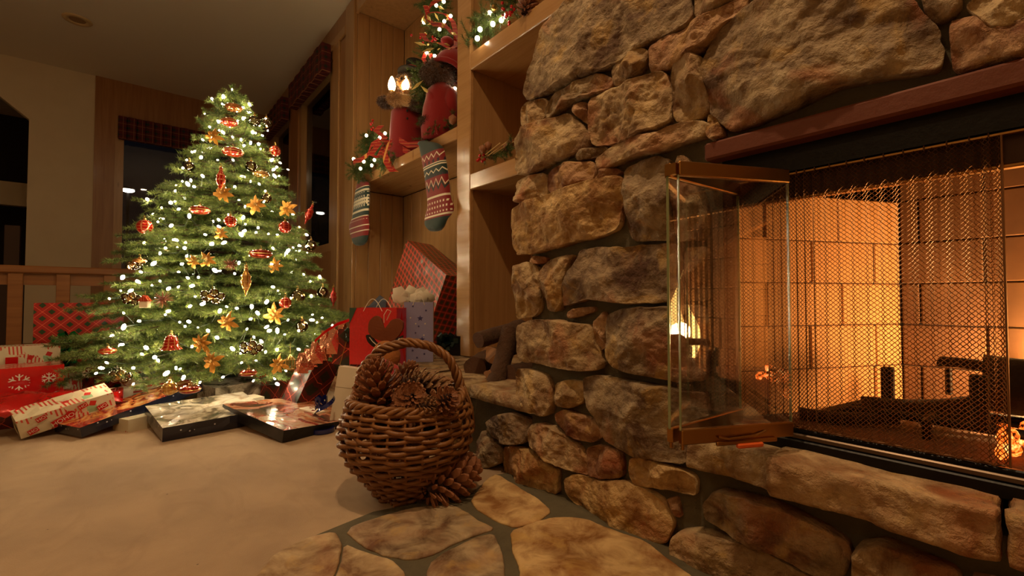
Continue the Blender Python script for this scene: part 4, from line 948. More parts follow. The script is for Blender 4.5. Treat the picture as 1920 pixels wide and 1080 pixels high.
def orn(kind, x, y, w, label, mat=None, off=.05, tilt=0):
    p = surf(x, y, off); t_ = (p-Vector(CC)).dot(Vector(FF)); s = w/FOC*t_; c = p
    nm = {'ball': 'ball_ornament', 'disc': 'disc_ornament', 'finial': 'finial_ornament', 'bell': 'bell_ornament', 'flower': 'flower_ornament', 'clear': 'glass_bauble', 'cluster': 'glass_cluster_ornament', 'cage': 'birdcage_ornament', 'house': 'house_ornament', 'burr': 'burr_ornament'}[kind]
    t = thing(nm, label, 'ornament', tuple(c)); R = Euler((0, tilt, YAW*0)).to_matrix(); RV = Vector(RR); FV = Vector(F0)
    if kind == 'ball' or kind == 'clear':
        G().ball(c, s/2, 20, R).mk('globe', mat, t, smooth=True); hookcap(t, c+Vector((0, 0, s/2-.002)))
    elif kind == 'disc':
        pr = [(max(.0006, s/2*sin(pi*i/12)**.62), -s*.21*cos(pi*i/12)) for i in range(13)]; G().lathe(pr, c, 22, R).mk('globe', mat, t, smooth=True)
        G().lathe([(s/2*.985, -.0035), (s/2*1.02, 0), (s/2*.985, .0035)], c, 22, R).mk('band', HOOK, t); hookcap(t, c+Vector((0, 0, s*.21-.002)))
    elif kind == 'finial':
        L = s; pr = [(.0006, -.5), (.03, -.42), (.06, -.30), (.15, -.12), (.17, .02), (.13, .10), (.16, .16), (.09, .27), (.05, .38), (.07, .42), (.03, .5), (.0006, .5)]
        G().lathe([(a*L, b*L) for a, b in pr], c, 16, R).mk('body', mat, t, smooth=True); hookcap(t, c+R @ Vector((0, 0, L*.5-.002)))
    elif kind == 'bell':
        pr = [(.001, .42), (.14, .42), (.27, .30), (.32, .05), (.36, -.22), (.50, -.36), (.49, -.40), (.34, -.26), (.28, 0), (.2, .25), (.001, .36)]; G().lathe([(a*s, b*s*.92) for a, b in pr], c, 22).mk('body', mat, t, smooth=True)
        G().ball(c+Vector((0, 0, -s*.36)), s*.09, 10).mk('clapper', HOOK, t, smooth=True); hookcap(t, c+Vector((0, 0, s*.38)))
    elif kind == 'flower':
        nn = -FV; 
        for ring, (n, l, lift) in enumerate(((7, .52, .05), (6, .36, .45), (4, .2, .9))):
            for k in range(n):
                a = 2*pi*k/n+ring*.5+x; d = (RV*cos(a)+Vector((0, 0, 1))*sin(a)); sd_ = d.cross(nn); out = (d+nn*lift).normalized(); L = s*.82*l*(.75+.4*((k*7+int(x)) % 5)/5); lift = lift+.25*sin(k*2.3+x)
                u = [c+nn*.006, c+out*L*.5+sd_*L*.22, c+out*L*.5-sd_*L*.22, c+out*L*.82+sd_*L*.17+nn*.01, c+out*L*.82-sd_*L*.15-nn*.005, c+out*L*1.05-nn*.012, c+out*L*.5+nn*L*.10, c+out*L*.85+nn*L*.06]
                mk('petal', u, [(0, 1, 6), (0, 6, 2), (1, 3, 7, 6), (6, 7, 4, 2), (3, 5, 7), (7, 5, 4)], mat or FLW, t, None, True)
        g = G(); 
        for k in range(6): g.ball(c+nn*.016+RV*.006*cos(k)+Vector((0, 0, .006*sin(k))), .0045, 6)
        g.mk('centre', HOOK, t); G().tube([c, c+FV*.07], .002, 4).mk('stem', TWIG, t)
    elif kind == 'cluster':
        for k in range(5):
            a = 2*pi*k/5; G().ball(c+RV*s*.33*cos(a)+Vector((0, 0, s*.16*sin(a)))-FV*.01*sin(a), s*.17, 14).mk('globe', mat or CLR, t, smooth=True)
        G().ball(c-FV*.012, s*.13, 12).mk('globe', GOLD, t, smooth=True); G().tube([c, c+Vector((0, 0, s*.4))], .0015, 4).mk('hook', HOOK, t)
    elif kind == 'cage':
        g = G()
        for k in range(8): a = 2*pi*k/8; g.tube([c+Vector((s*.4*cos(a), s*.4*sin(a), -s*.6)), c+Vector((s*.4*cos(a), s*.4*sin(a), s*.3)), c+Vector((0, 0, s*.75))], .0022, 4)
        g.mk('bars', HOOK, t); G().lathe([(.001, -s*.62), (s*.46, -s*.62), (s*.46, -s*.56), (.001, -s*.56)], c, 12).mk('floor', HOOK, t); G().lathe([(s*.52, s*.27), (s*.52, s*.31), (s*.40, s*.31), (s*.40, s*.27), (s*.52, s*.27)], c, 12).mk('eaves', HOOK, t)
        G().tube([c+Vector((0, 0, s*.75)), c+Vector((0, 0, s*1.9))], .0012, 4).mk('hook', HOOK, t)
    elif kind == 'house':
        m = basis(RV, FV, Vector((0, 0, 1)), c); G().bbox((-s*.36, -s*.2, -s*.45), (s*.36, s*.2, s*.1), .002, m).mk('wall', M('cream_orn', (226, 204, 170), .5), t)
        G().prism([(-s*.5, 0), (s*.5, 0), (0, s*.5)], s*.5, basis(RV, Vector((0, 0, 1)), -FV, c+FV*s*.25+Vector((0, 0, s*.1)))).mk('roof', REDO, t); G().tube([c+Vector((0, 0, s*.5)), c+Vector((0, 0, s*.95))], .0012, 4).mk('hook', HOOK, t)
    elif kind == 'burr':
        g = G(); rg = random.Random(int(x))
        for k in range(60):
            d = Vector((rg.gauss(0, 1), rg.gauss(0, 1), rg.gauss(0, 1))).normalized(); g.tube([c, c+d*s*.5], [.004, .0008], 3)
        g.mk('spikes', BRN, t)['kind'] = 'stuff'; G().ball(c, s*.2, 8).mk('globe', BRN, t)
for a in [
 ('disc', 437, 285, 36, 'red disc ornament with gold lines in the upper middle of the tree', REDO), ('finial', 414, 338, 50, 'red pointed finial hanging just left of the trunk line, a third of the way down', REDO),
 ('disc', 375, 394, 35, 'red flattened ornament left of the round striped red ball at mid height', REDO), ('ball', 432, 415, 22, 'round red striped ball at the centre of the tree', REDO),
 ('ball', 271, 425, 27, 'round orange-red ball at the far left edge of the tree, before the dark window', REDO), ('finial', 579, 402, 42, 'red finial tilting on the right edge of the tree', DRED, .05, .35),
 ('ball', 534, 426, 23, 'red ball with dark lower side near the right edge at mid height', DRED), ('disc', 489, 476, 40, 'broad red disc ornament above the gold finial', DRED),
 ('finial', 461, 528, 58, 'long amber-gold finial in the middle of the tree', GOLD), ('flower', 425, 603, 48, 'gold silk flower in the lower middle, below the clear glass cluster', None),
 ('flower', 515, 590, 52, 'gold silk flower right of centre under a red ball', None), ('ball', 535, 568, 22, 'red ball just above the gold flower at the lower right', REDO),
 ('clear', 605, 548, 20, 'clear bauble beside the red finial at the lower right edge', CLR), ('finial', 625, 557, 38, 'small deep red finial hanging from the lowest right branch tip', DRED),
 ('clear', 566, 612, 22, 'clear bauble low on the right side under the white lights', CLR), ('cluster', 470, 652, 46, 'oval cluster of clear glass bubbles near the bottom middle', None),
 ('bell', 321, 642, 36, 'red bell with gold stripes at the lower left', REDO), ('flower', 377, 643, 48, 'gold silk flower right of the red bell, upper one of the pair', None),
 ('flower', 398, 676, 52, 'gold poinsettia at the bottom left of centre, lower one of the pair', None), ('flower', 523, 683, 46, 'gold flower beside the tiny birdcage at the bottom right', None),
 ('cage', 544, 680, 20, 'tiny gold wire birdcage hanging at the bottom right', None), ('cluster', 398, 556, 48, 'oval cluster of clear glass bubbles above the gold flower in the lower middle', None),
 ('cluster', 247, 560, 40, 'cluster of clear bubbles at the left edge above the big red plaid gift', None), ('house', 272, 567, 22, 'tiny red-roofed house ornament on the lower left', None),
 ('disc', 202, 658, 28, 'flat red ornament at the lowest left beside the green bow', REDO), ('cluster', 226, 706, 44, 'cluster of copper and clear bubbles at the bottom left corner of the tree', None),
 ('ball', 318, 728, 26, 'gold faceted ball hanging lowest above the silver gift box', GOLD, .08), ('disc', 356, 730, 36, 'glossy deep red disc hanging lowest beside the gold ball', DRED, .10),
 ('cluster', 252, 497, 30, 'cluster of bubbles on the left edge above the pine railing', None), ('burr', 432, 495, 26, 'dark brown spiky burr between gold flowers at mid height', None),
 ('clear', 471, 312, 20, 'clear bauble in the dark gap of the upper right branches', CLR), ('flower', 480, 383, 46, 'gold silk flower glowing among lights in the upper middle', None),
 ('ball', 516, 283, 20, 'small red ball at the upper right', REDO), ('disc', 430, 229, 30, 'bright red ornament near the top of the tree', REDO),
 ('flower', 400, 255, 42, 'gold flower near the top left edge', None), ('clear', 477, 227, 20, 'left one of two clear baubles near the top', CLR), ('clear', 499, 230, 20, 'right one of two clear baubles near the top', CLR),
 ('disc', 438, 202, 30, 'copper disc, the topmost ornament of the tree', ORNG), ('flower', 418, 362, 46, 'gold flower directly under the upper red finial', None), ('flower', 538, 391, 44, 'gold flower near the right edge above a red ball', None),
 ('clear', 558, 556, 26, 'larger clear bauble left of the red finial at the lower right', CLR), ('disc', 490, 327, 28, 'gold ridged disc in the upper right of the tree', GOLD), ('disc', 466, 699, 30, 'dull red disc at the bottom above the presents', DRED),
 ('burr', 306, 562, 34, 'large brown spiky burr hung on a red ribbon at the lower left', None), ('flower', 390, 487, 40, 'gold flower left of the dark brown burr at mid height', None), ('clear', 500, 372, 18, 'clear bauble right of the glowing gold flower', CLR),
 ('clear', 583, 460, 20, 'clear bauble between lights on the right edge at mid height', CLR), ('flower', 362, 488, 34, 'copper-gold flower left of the two middle gold flowers', None), ('disc', 262, 489, 22, 'flat orange ornament on the left edge above the railing end', ORNG),
 ('clear', 355, 312, 18, 'clear bauble at the upper left beside bright lights', CLR), ('flower', 516, 497, 36, 'gold flower at the right below the broad red disc', None), ('flower', 415, 438, 34, 'gold flower just under the round striped ball', None),
]: orn(*a)
# =================================================================== GIFTS
def gift(name, label, O, yaw, w, d, h, mat, pitch=0, roll=0, group=None, M4=None, part='wrapping', crinkle=.003, cat='gift', fold=True, sidemat=None, seed=1):
    """box whose front-left-bottom corner is O; w along local x, d along y, h up"""
    O = Vector(O); m = Matrix.Translation(O) @ Euler((pitch, roll, yaw), 'ZYX').to_matrix().to_4x4()
    if M4 is not None: m = M4
    t = thing(name, label, cat, tuple(O), group); n = 6
    def face(mm, su, sv, mat_, nm='wrapping'):
        V = []; U = []; F = []; uv = []
        nu = max(2, int(su/.05)); nv = max(2, int(sv/.05))
        for j in range(nv+1):
            for i in range(nu+1):
                u = su*i/nu; v = sv*j/nv; e = min(i, nu-i, j, nv-j) > 0; p = mm @ Vector((u, v, 0)); k = crinkle*fnoise(p*13+Vector((seed, 0, 0)), 3) if e else 0
                V.append(mm @ Vector((u, v, k))); U.append((u, v))
        for j in range(nv):
            for i in range(nu):
                f = (j*(nu+1)+i, j*(nu+1)+i+1, (j+1)*(nu+1)+i+1, (j+1)*(nu+1)+i); F.append(f); uv += [U[q] for q in f]
        return V, F, uv
    X, Y, Z = Vector((1, 0, 0)), Vector((0, 1, 0)), Vector((0, 0, 1))
    fs_ = [(basis(X, Z, -Y, (0, 0, 0)), w, h, 1), (basis(-X, Z, Y, (w, d, 0)), w, h, 1), (basis(-Y, Z, -X, (0, d, 0)), d, h, 1), (basis(Y, Z, X, (w, 0, 0)), d, h, 1), (basis(X, Y, Z, (0, 0, h)), w, d, 0), (basis(X, -Y, -Z, (0, d, 0)), w, d, 0)]
    g1 = G(); g2 = G()
    for mm, a, b, side in fs_:
        V, F, uv = face(m @ mm, a, b, mat); (g2 if (sidemat and side) else g1).add(V, F, uv)
    g1.mk(part, mat, t, smooth=False)
    if sidemat: g2.mk('side', sidemat, t)
    if fold:   # taped flap along one end, and the seam
        mm = m @ basis(-Y, Z, -X, (-.0015, d, 0)); k = min(h, d)*.5
        V = [mm @ Vector(q) for q in ((0, 0, 0), (d, 0, 0), (d*.5+k*.2, h*.62, .002), (d*.5-k*.2, h*.62, .002))]; mk('end_flap', V, [(0, 1, 2, 3)], sidemat or mat, t, uv=[(0, 0), (d, 0), (d/2, h*.6), (d/2, h*.6)])
        mm = m @ basis(X, Z, -Y, (0, -.0015, 0)); k = min(h, w)*.5
        V = [mm @ Vector(q) for q in ((0, 0, 0), (w, 0, 0), (w*.5+k*.2, h*.62, .002), (w*.5-k*.2, h*.62, .002))]; mk('end_flap', V, [(0, 1, 2, 3)], sidemat or mat, t, uv=[(0, 0), (w, 0), (w/2, h*.6), (w/2, h*.6)])
    return t, m
def bow(c, r, mat, label=None, parent=None, n=14, nrm=(-.6, -.7, .3), seed=1, name='bow', nm='loop'):
    c = Vector(c); nn = Vector(nrm).normalized(); x = nn.orthogonal().normalized(); y = nn.cross(x); rg = random.Random(seed)
    if parent is None: t = thing(name, label, 'bow', tuple(c))
    else: t = parent
    gg = G() if parent is not None else None
    for k in range(n):
        ring = k/n; a = k*2.4; lift = .15+.85*ring; d = (x*cos(a)+y*sin(a))*(1-.55*ring)+nn*lift*.8; d.normalize(); s = d.cross(nn).normalized(); L = r*(1-.35*ring)*rg.uniform(.85, 1.1); W = r*.20; g = gg or G(); V = []
        for i in range(9):
            q = 2*pi*i/8; p = c+d*L*.5*(1-cos(q))+nn*L*.22*sin(q)*(1 if sin(q) > 0 else .4); V += [p-s*W, p+s*W]
        g.add(V, [(2*i, 2*i+1, 2*i+3, 2*i+2) for i in range(8)])
        if parent is None: g.mk(nm, mat, t)
    if parent is not None: gg.mk('bow', mat, t)
    return t
def ribbon(pts, w, mat, parent, name='ribbon', side=None, tw=0):
    pts = [Vector(p) for p in pts]; V = []
    for i, p in enumerate(pts):
        t = (pts[min(i+1, len(pts)-1)]-pts[max(i-1, 0)]).normalized(); s = Vector(side) if side else t.cross(Vector((0, 0, 1))).normalized()
        if tw: s = Matrix.Rotation(tw*i, 3, t) @ s
        V += [p-s*w/2, p+s*w/2]
    return mk(name, V, [(2*i, 2*i+1, 2*i+3, 2*i+2) for i in range(len(pts)-1)], mat, parent)
def text(s, m4, size, mat, parent, name='lettering'):
    cu = bpy.data.curves.new('t', 'FONT'); cu.body = s; cu.size = size; cu.align_x = 'CENTER'; cu.align_y = 'CENTER'; o = bpy.data.objects.new('t', cu); COL.objects.link(o)
    bpy.context.view_layer.update(); me = bpy.data.meshes.new_from_object(o); bpy.data.objects.remove(o); V = [m4 @ v.co for v in me.vertices]; F = [tuple(p.vertices) for p in me.polygons]; return mk(name, V, F, mat, parent)
PR1 = m_plaid('red_green_diamond_paper', (176, 24, 18), (150, 22, 18), (26, 62, 28), 14, 14, pi/4*.0+.78, .42, .035, .4, (240, 120, 90), coat=.4)
PR2 = m_plaid('red_tartan_paper', (160, 40, 26), (96, 60, 34), (66, 58, 30), 19, 19, .12, .5, .07, .38, (232, 96, 66), coat=.5)
PR3 = m_plaid('dark_tartan_paper', (104, 16, 14), (56, 26, 18), (34, 36, 22), 8, 8, .6, .5, .03, .35, (224, 90, 60), coat=.4)
def m_print(name, base, blobs, rough=.4, coat=.3, scale=14, stripes=None):
    t = NT(name); uv = t.coord('UV'); c = lin(base)
    if stripes:
        x, y, z = t.sep(t.map(uv, rot=(0, 0, .7))); patch = t.noise(uv, 7, 2); c = t.mix(t.ma('MULTIPLY', t.ma('GREATER_THAN', patch, .50), t.line(t.ma('ADD', x, y), 38, .42)), c, lin(stripes))
    for i, (col, sc, th) in enumerate(blobs):
        v = t.map(uv, loc=(i*1.7, i*.9, 0), rot=(0, 0, i*.4)); vo = t.n('ShaderNodeTexVoronoi', {'feature': 'F1', 'distance': 'CHEBYCHEV'}, Vector=v, Scale=sc, Randomness=.6).outputs[0]; c = t.mix(t.ma('LESS_THAN', vo, th), c, lin(col))
    t.col(c).set(Roughness=rough, Coat_Weight=coat); t.bump(t.noise(uv, 16, 3), .2, .01); return t.m
HOHO = m_print('white_candy_print_paper', (222, 208, 176), [((150, 184, 140), 11, .24), ((196, 34, 26), 12, .17)], stripes=(206, 70, 50))
def m_navy(name, base, dot):
    t = NT(name); uv = t.coord('UV'); vo = t.n('ShaderNodeTexVoronoi', None, Vector=uv, Scale=24.).outputs[0]; vb = t.n('ShaderNodeTexVoronoi', None, Vector=uv, Scale=9., Randomness=.8).outputs[0]
    c = t.mix(t.ma('LESS_THAN', vo, .10), lin(base), lin(dot)); ring = t.ma('LESS_THAN', t.ma('ABSOLUTE', t.ma('SUBTRACT', vb, .13)), .025); c = t.mix(t.ma('MULTIPLY', ring, .45), c, lin(dot)); t.col(c).set(Roughness=.32, Coat_Weight=.5); return t.m
NAVY = m_navy('navy_snowflake_card', (18, 22, 42), (196, 200, 214))
def m_picture(name, stops, sc, seed=0, dist=1.2, rough=.22):
    t = NT(name); uv = t.coord('UV'); n = t.noise(t.map(uv, loc=(seed, seed*.7, 0)), sc, 4, .55, dist); t.col(t.ramp(n, [(p, lin(c)) for p, c in stops])).set(Roughness=rough, Coat_Weight=.6); t.bump(t.noise(uv, 20, 3), .2, .008); return t.m
SILV = m_picture('misty_snow_print', [(.30, (70, 66, 58)), (.42, (140, 128, 108)), (.50, (214, 200, 176)), (.60, (232, 224, 206)), (.72, (180, 160, 134))], 6, 3)
SANTA = m_picture('red_brown_picture_print', [(.28, (46, 36, 30)), (.40, (110, 88, 70)), (.47, (176, 52, 34)), (.53, (206, 176, 144)), (.62, (198, 120, 78)), (.75, (92, 72, 56))], 5, 9, 1.6)
STRP = NT('candy_stripe_paper'); _x, _y, _z = STRP.sep(STRP.coord('UV')); STRP.col(STRP.mix(STRP.line(_y, 34, .4), lin((226, 206, 176)), lin((196, 40, 34)))).set(Roughness=.4, Coat_Weight=.3); STRP = STRP.m
RED = M('glossy_red_paper', (196, 14, 14), .22, .0, bump=.4, bs=14, Coat_Weight=.6); REDC = M('red_cellophane', (190, 14, 16), .12, .2, bump=.7, bs=22, Coat_Weight=1.0)
WHT = M('white_card', (226, 214, 190), .5, var=.04); BLUEW = M('pale_blue_paper', (140, 150, 172), .35, var=.2); GRN = M('metallic_green_ribbon', (10, 120, 62), .18, .75); WPR = M('white_print', (236, 224, 204), .5)
FOIL = M('rose_gold_foil', (232, 160, 128), .14, .9, bump=.9, bs=26); BLK = M('black_card', (18, 16, 18), .35); TISS = M('white_tissue', (236, 226, 206), .7)
def flake(t, m4, r, mat=WPR, nm='snowflake_print'):
    g = G()
    for k in range(6):
        a = k*pi/3; R = Matrix.Rotation(a, 4, 'Z'); g.add([m4 @ R @ Vector(q) for q in ((-r*.07, 0, 0), (r*.07, 0, 0), (r*.07, r, 0), (-r*.07, r, 0))], [(0, 1, 2, 3)])
        for sg in (-1, 1): g.add([m4 @ R @ Vector(q) for q in ((0, r*.5, 0), (0, r*.64, 0), (sg*r*.34, r*.92, 0), (sg*r*.34, r*.78, 0))], [(0, 1, 2, 3) if sg < 0 else (3, 2, 1, 0)])
    g.mk(nm, mat, t)
def fl(x, y, z=0): return onZ(x, y, z)
def yaw_of(a, b): d = b-a; return atan2(d.y, d.x)
gp = 'wrapped presents piled under the tree'
# big red diamond plaid box against the railing
p = onY(60, 690, 4.95); q = onY(205, 690, 4.95); t, m = gift('gift_box', 'large flat red gift with green and gold diamond plaid leaning by the railing', (p.x, 4.95, .0), 0, q.x-p.x+.08, .14, onY(60, 568, 4.95).z, PR1, group=gp)
bow(onY(130, 648, 4.80), .13, GRN, 'shiny green star bow stuck on the big red plaid gift, upper one', seed=3)
bow(onY(128, 678, 4.78), .08, GRN, 'smaller green bow under the big one beside the lowest branches', seed=5, n=11)
t, m = gift('gift_box', 'small white candy-print gift at the left edge on the red bag', onY(-30, 692, 4.6), .05, .36, .2, .14, HOHO, seed=3)
p = onY(22, 678, 4.59); mk('label', [p+Vector(v) for v in ((-.03, 0, -.03), (.03, 0, -.03), (.03, 0, .03), (-.03, 0, .03))], [(0, 1, 2, 3)], RED, t)
# box under it
gift('gift_box', 'dark brown box behind the small white gift at the left edge', onY(-60, 750, 5.0), 0, .75, .3, .30, BLK, fold=False)
# red snowflake gift
p = fl(-40, 775); t, m = gift('gift_box', 'glossy red gift printed with white snowflakes at the left edge of the pile', (onY(-60, 740, 4.1).x, 4.1, .12), .12, onY(122, 720, 4.2).x-onY(-60, 720, 4.1).x, .28, .21, RED, seed=8)
for x, z, r in ((.22, .12, .05), (.36, .13, .035), (.56, .14, .032), (.72, .12, .055), (.84, .13, .038), (.80, .05, .026), (.45, .05, .02), (.92, .04, .02)): flake(t, m @ basis(Vector((1, 0, 0)), Vector((0, 0, 1)), Vector((0, -1, 0)), (x*.92, -.003, z)), r)
gift('gift_box', 'box wrapped in red and green tartan at the bottom left corner of the pile', (onY(-90, 800, 3.9).x, 3.92, 0), .03, .60, .3, .13, PR3, seed=9)
# heap of red cellophane
V = []; F = []; nx, ny = 18, 10
for j in range(ny+1):
    for i in range(nx+1):
        u, v = i/nx, j/ny; P_ = Vector((onY(-70, 750, 3.8).x+.66*u, 3.62+.42*v, .135+.09*sin(pi*v)*(1-.5*u)+.028*fnoise(Vector((u*9, v*5, 2)), 3))); V.append(P_)
F = [(j*(nx+1)+i, j*(nx+1)+i+1, (j+1)*(nx+1)+i+1, (j+1)*(nx+1)+i) for j in range(ny) for i in range(nx)]
o = mk('red_wrapping', V, F, REDC, None, (-.6, 3.8, .13), True); tag(o, 'crumpled shiny red cellophane lying on the gifts at the left edge', 'wrapping paper')
md = o.modifiers.new('s', 'SOLIDIFY'); md.thickness = .004
# small HO HO gift
t, m = gift('gift_box', 'small white candy-print gift standing behind the long one of the same paper', fl(64, 772)+Vector((0, 0, .10)), .35, .24, .16, .14, HOHO, pitch=.12, seed=12, group=gp)
mm = m @ basis(Vector((1, 0, 0)), Vector((0, 0, 1)), Vector((0, -1, 0)), (.10, -.004, .05)); mk('label', [mm @ Vector(v) for v in ((-.03, -.022, 0), (.03, -.022, 0), (.03, .022, 0), (-.03, .022, 0))], [(0, 1, 2, 3)], RED, t); text('HO', mm @ Matrix.Translation((0, 0, .001)), .034, WPR, bpy.data.objects[t.children[-1].name])
# long HO HO gift in front
O = fl(62, 828); E_ = fl(205, 802); yw = yaw_of(O, E_)
t, m = gift('gift_box', 'long white gift with red HO HO tags and candy stripes, frontmost at the left', O+Vector((-.05, .05, .012)), yw, .40, .16, .105, HOHO, roll=-.16, pitch=.30, seed=14, crinkle=.008)
for x, z, s, tx in ((.09, .082, .8, 'HO'), (.17, .038, 1.1, 'HOHO'), (.26, .08, .8, 'HO'), (.34, .04, .9, 'HO'), (.05, .026, .8, 'HO')):
    mm = m @ basis(Vector((1, 0, 0)), Vector((0, 0, 1)), Vector((0, -1, 0)), (x, -.008, z)) @ Matrix.Rotation(.3, 4, 'Z'); k = .026*s*(1.7 if len(tx) > 2 else 1)
    tg = mk('tag_print', [mm @ Vector(v) for v in ((-k, -.018*s, 0), (k, -.018*s, 0), (k, .018*s, 0), (-k, .018*s, 0))], [(0, 1, 2, 3)], RED, t); text(tx, mm @ Matrix.Translation((0, 0, .001)), .030*s, WPR, tg)
# navy box with red-gold top, lying tilted
O = fl(190, 832); t, m = gift('gift_box', 'long navy snowflake box with a glittering red and gold lid picture, tilted on the pile', fl(150, 834)+Vector((0, .12, .01)), .50, .66, .26, .055, m_picture('gold_red_print', [(.3, (120, 24, 20)), (.45, (170, 50, 34)), (.55, (214, 150, 80)), (.7, (236, 206, 150))], 12, 4), roll=-.17, pitch=.10, sidemat=NAVY, fold=False, seed=15)
gift('gift_box', 'red diamond plaid gift lying under the tree behind the striped one', fl(182, 772)+Vector((0, .25, .06)), .5, .26, .2, .13, PR1, pitch=.1, seed=16)
gift('gift_box', 'small plain white gift in front of the red plaid one', fl(190, 785)+Vector((0, .05, .07)), .3, .16, .12, .09, WHT, seed=17)
gift('gift_box', 'gift in red and white candy stripes lying under the lowest branches', fl(240, 776)+Vector((0, .1, .05)), .2, .36, .2, .12, STRP, pitch=.1, seed=18)
gift('gift_box', 'pale blue gift at the back under the tree left of the trunk', fl(250, 748)+Vector((0, .2, .04)), .15, .42, .25, .15, BLUEW, seed=19)
gift('gift_box', 'small white gift with a red tag, half under the silver box', fl(240, 811), .5, .18, .14, .07, HOHO, seed=20)
t, m = gift('gift_box', 'striped white gift propped at the left under the branches like a little tent', onY(165, 640, 4.9)+Vector((0, 0, -.06)), .3, .22, .2, .15, STRP, roll=.7, seed=21)
# silver box
O = fl(318, 829); R_ = fl(482, 799); L_ = fl(282, 789); yw = yaw_of(O, R_)
t, m = gift('gift_box', 'wide box with silver snow-scene paper on top and navy snowflake sides', O+Vector((-.03, .02, .001)), yw+.03, .52, .46, .075, SILV, pitch=.10, sidemat=NAVY, fold=False, seed=22, crinkle=.010)
t2, _ = gift('gift_box', 'crinkled silver-white gift behind the wide silver box under the tree', fl(405, 765)+Vector((0, .05, .02)), .35, .36, .24, .11, SILV, pitch=.06, seed=23, crinkle=.012)
gift('gift_box', 'small white gift with a red heart sticker between the silver box and picture box', fl(445, 778)+Vector((0, -.05, .05)), .25, .16, .14, .05, WHT, seed=24)
# santa picture box
O = fl(524, 829); L_ = fl(414, 793); yw = yaw_of(L_, O)
d_ = fl(640, 772)-O; 
t, m = gift('gift_box', 'flat black-sided box with a red and brown picture lid, frontmost of the pile', L_+Vector((-.0, -.02, .055)), yw, (O-L_).length+.02, .50, .062, SANTA, pitch=.05, roll=.09, sidemat=BLK, fold=False, seed=25)
mm = m @ Matrix.Translation(((O-L_).length*.62, .33, .0625)) @ Matrix.Rotation(.15, 4, 'Z')
G().bbox((-.075, -.035, 0), (.075, .035, .012), .002, mm).mk('gift_tag', WPR, t); t = bpy.data.objects[[o for o in t.children if o.name.startswith('gift_tag')][0].name]
heart = [(0, -.012), (.010, 0), (.012, .007), (.006, .011), (0, .007), (-.006, .011), (-.012, .007), (-.010, 0)]
G().prism(heart, .001, mm @ Matrix.Translation((.025, -.016, .0125))).mk('heart_sticker', RED, t); G().prism([(a*1.1, b*.6) for a, b in heart], .001, mm @ Matrix.Translation((-.03, .014, .0125))).mk('heart_sticker', RED, t)
# white box standing and blue ribbon spool
O = fl(632, 806); t, m = gift('white_box', 'plain off-white cardboard box leaning upright beside the wicker basket', O+Vector((-.03, .06, .0)), -.62, .20, .13, .36, WHT, roll=.16, cat='box', fold=False, seed=26, crinkle=.0015)
mm = m; G().box((-.0005, .0, .24), (.2005, -.0012, .242), mm).mk('lid_seam', M('cardboard_shadow_line', (150, 134, 108), .8), t)
BLU = M('glossy_blue_ribbon', (18, 28, 96), .12, .3, Coat_Weight=.8)
c = fl(604, 810)+Vector((0, 0, .004)); t = thing('blue_ribbon_spool', 'coil of glossy dark blue ribbon on the carpet in front of the white box', 'ribbon', tuple(c))
G().lathe([(.05, 0), (.068, 0), (.068, .022), (.05, .022), (.05, 0)], c, 26).mk('coil', BLU, t, smooth=False)
ribbon([c+Vector((.05*cos(a)+.012*a*.2, .05*sin(a), .022+.028*a)) for a in np.linspace(.3, 6.0, 26)], .022, BLU, t, 'loose_end', tw=.05)
for k in range(3): ribbon([c+Vector((.0+.035*cos(a+k), .02+.035*sin(a+k)*.6, .16+.03*sin(2*a))) for a in np.linspace(0, 6.28, 18)], .02, BLU, t, 'curl', side=(0, 0, 1))
# dark plaid gifts and foil
gift('gift_box', 'dark red tartan gift leaning diagonally against the white box', fl(552, 800)+Vector((.05, .28, .0)), .35, .20, .16, .40, PR3, roll=.42, seed=27)
t = thing('foil_wrapping', 'crinkled rose-gold foil sticking up behind the dark tartan gift', 'wrapping paper', tuple(at(600, 690, 2.95))); rg = random.Random(3)
for k in range(9):
    a = at(568+9*k, 700-6*k, 2.95+.04*(k % 3)); b = a+Vector((rg.uniform(-.03, .06), rg.uniform(-.03, .03), rg.uniform(.10, .19))); s = Vector(RR)*.035; nn = -Vector(F0)*.012
    mk('foil_leaf', [a-s, a+s, a.lerp(b, .5)-s*1.1+nn, a.lerp(b, .5)+s*1.0-nn, b-s*.5, b+s*.7+nn, a.lerp(b, .5)+nn*2], [(0, 1, 6), (0, 6, 2), (1, 3, 6), (2, 6, 4), (6, 3, 5), (6, 5, 4)], FOIL, t)
t, m = gift('gift_box', 'dark tartan gift with gold cord, standing at the end of the stone ledge', at(622, 682, 2.95), -.35, .17, .14, .23, PR3, roll=.18, seed=28)
for sx in (.05, .11): G().tube([m @ Vector((sx, -.004, 0)), m @ Vector((sx+.02, -.004, .23)), m @ Vector((sx+.02, .14, .233))], .003, 5).mk('cord', HOOK, t)
bow(m @ Vector((.10, -.02, .2)), .07, M('dark_green_ribbon', (24, 46, 28), .3, .3), parent=t, n=8)
ribbon([at(590, 640, 2.9), at(610, 622, 2.9), at(632, 608, 2.95), at(655, 600, 3.0)], .02, RED, t, side=(0, 0, 1))
gift('gift_box', 'red gift at the back under the lowest right branches', fl(480, 740)+Vector((0, .1, 0)), .2, .4, .25, .15, RED, seed=29)
gift('gift_box', 'dark tartan gift under the tree behind the picture box', fl(510, 752)+Vector((.05, 0, 0)), .5, .3, .22, .15, PR3, seed=30)
gift('gift_box', 'candy-print gift in the shade under the middle of the tree', fl(330, 752), .1, .4, .25, .12, HOHO, seed=31)

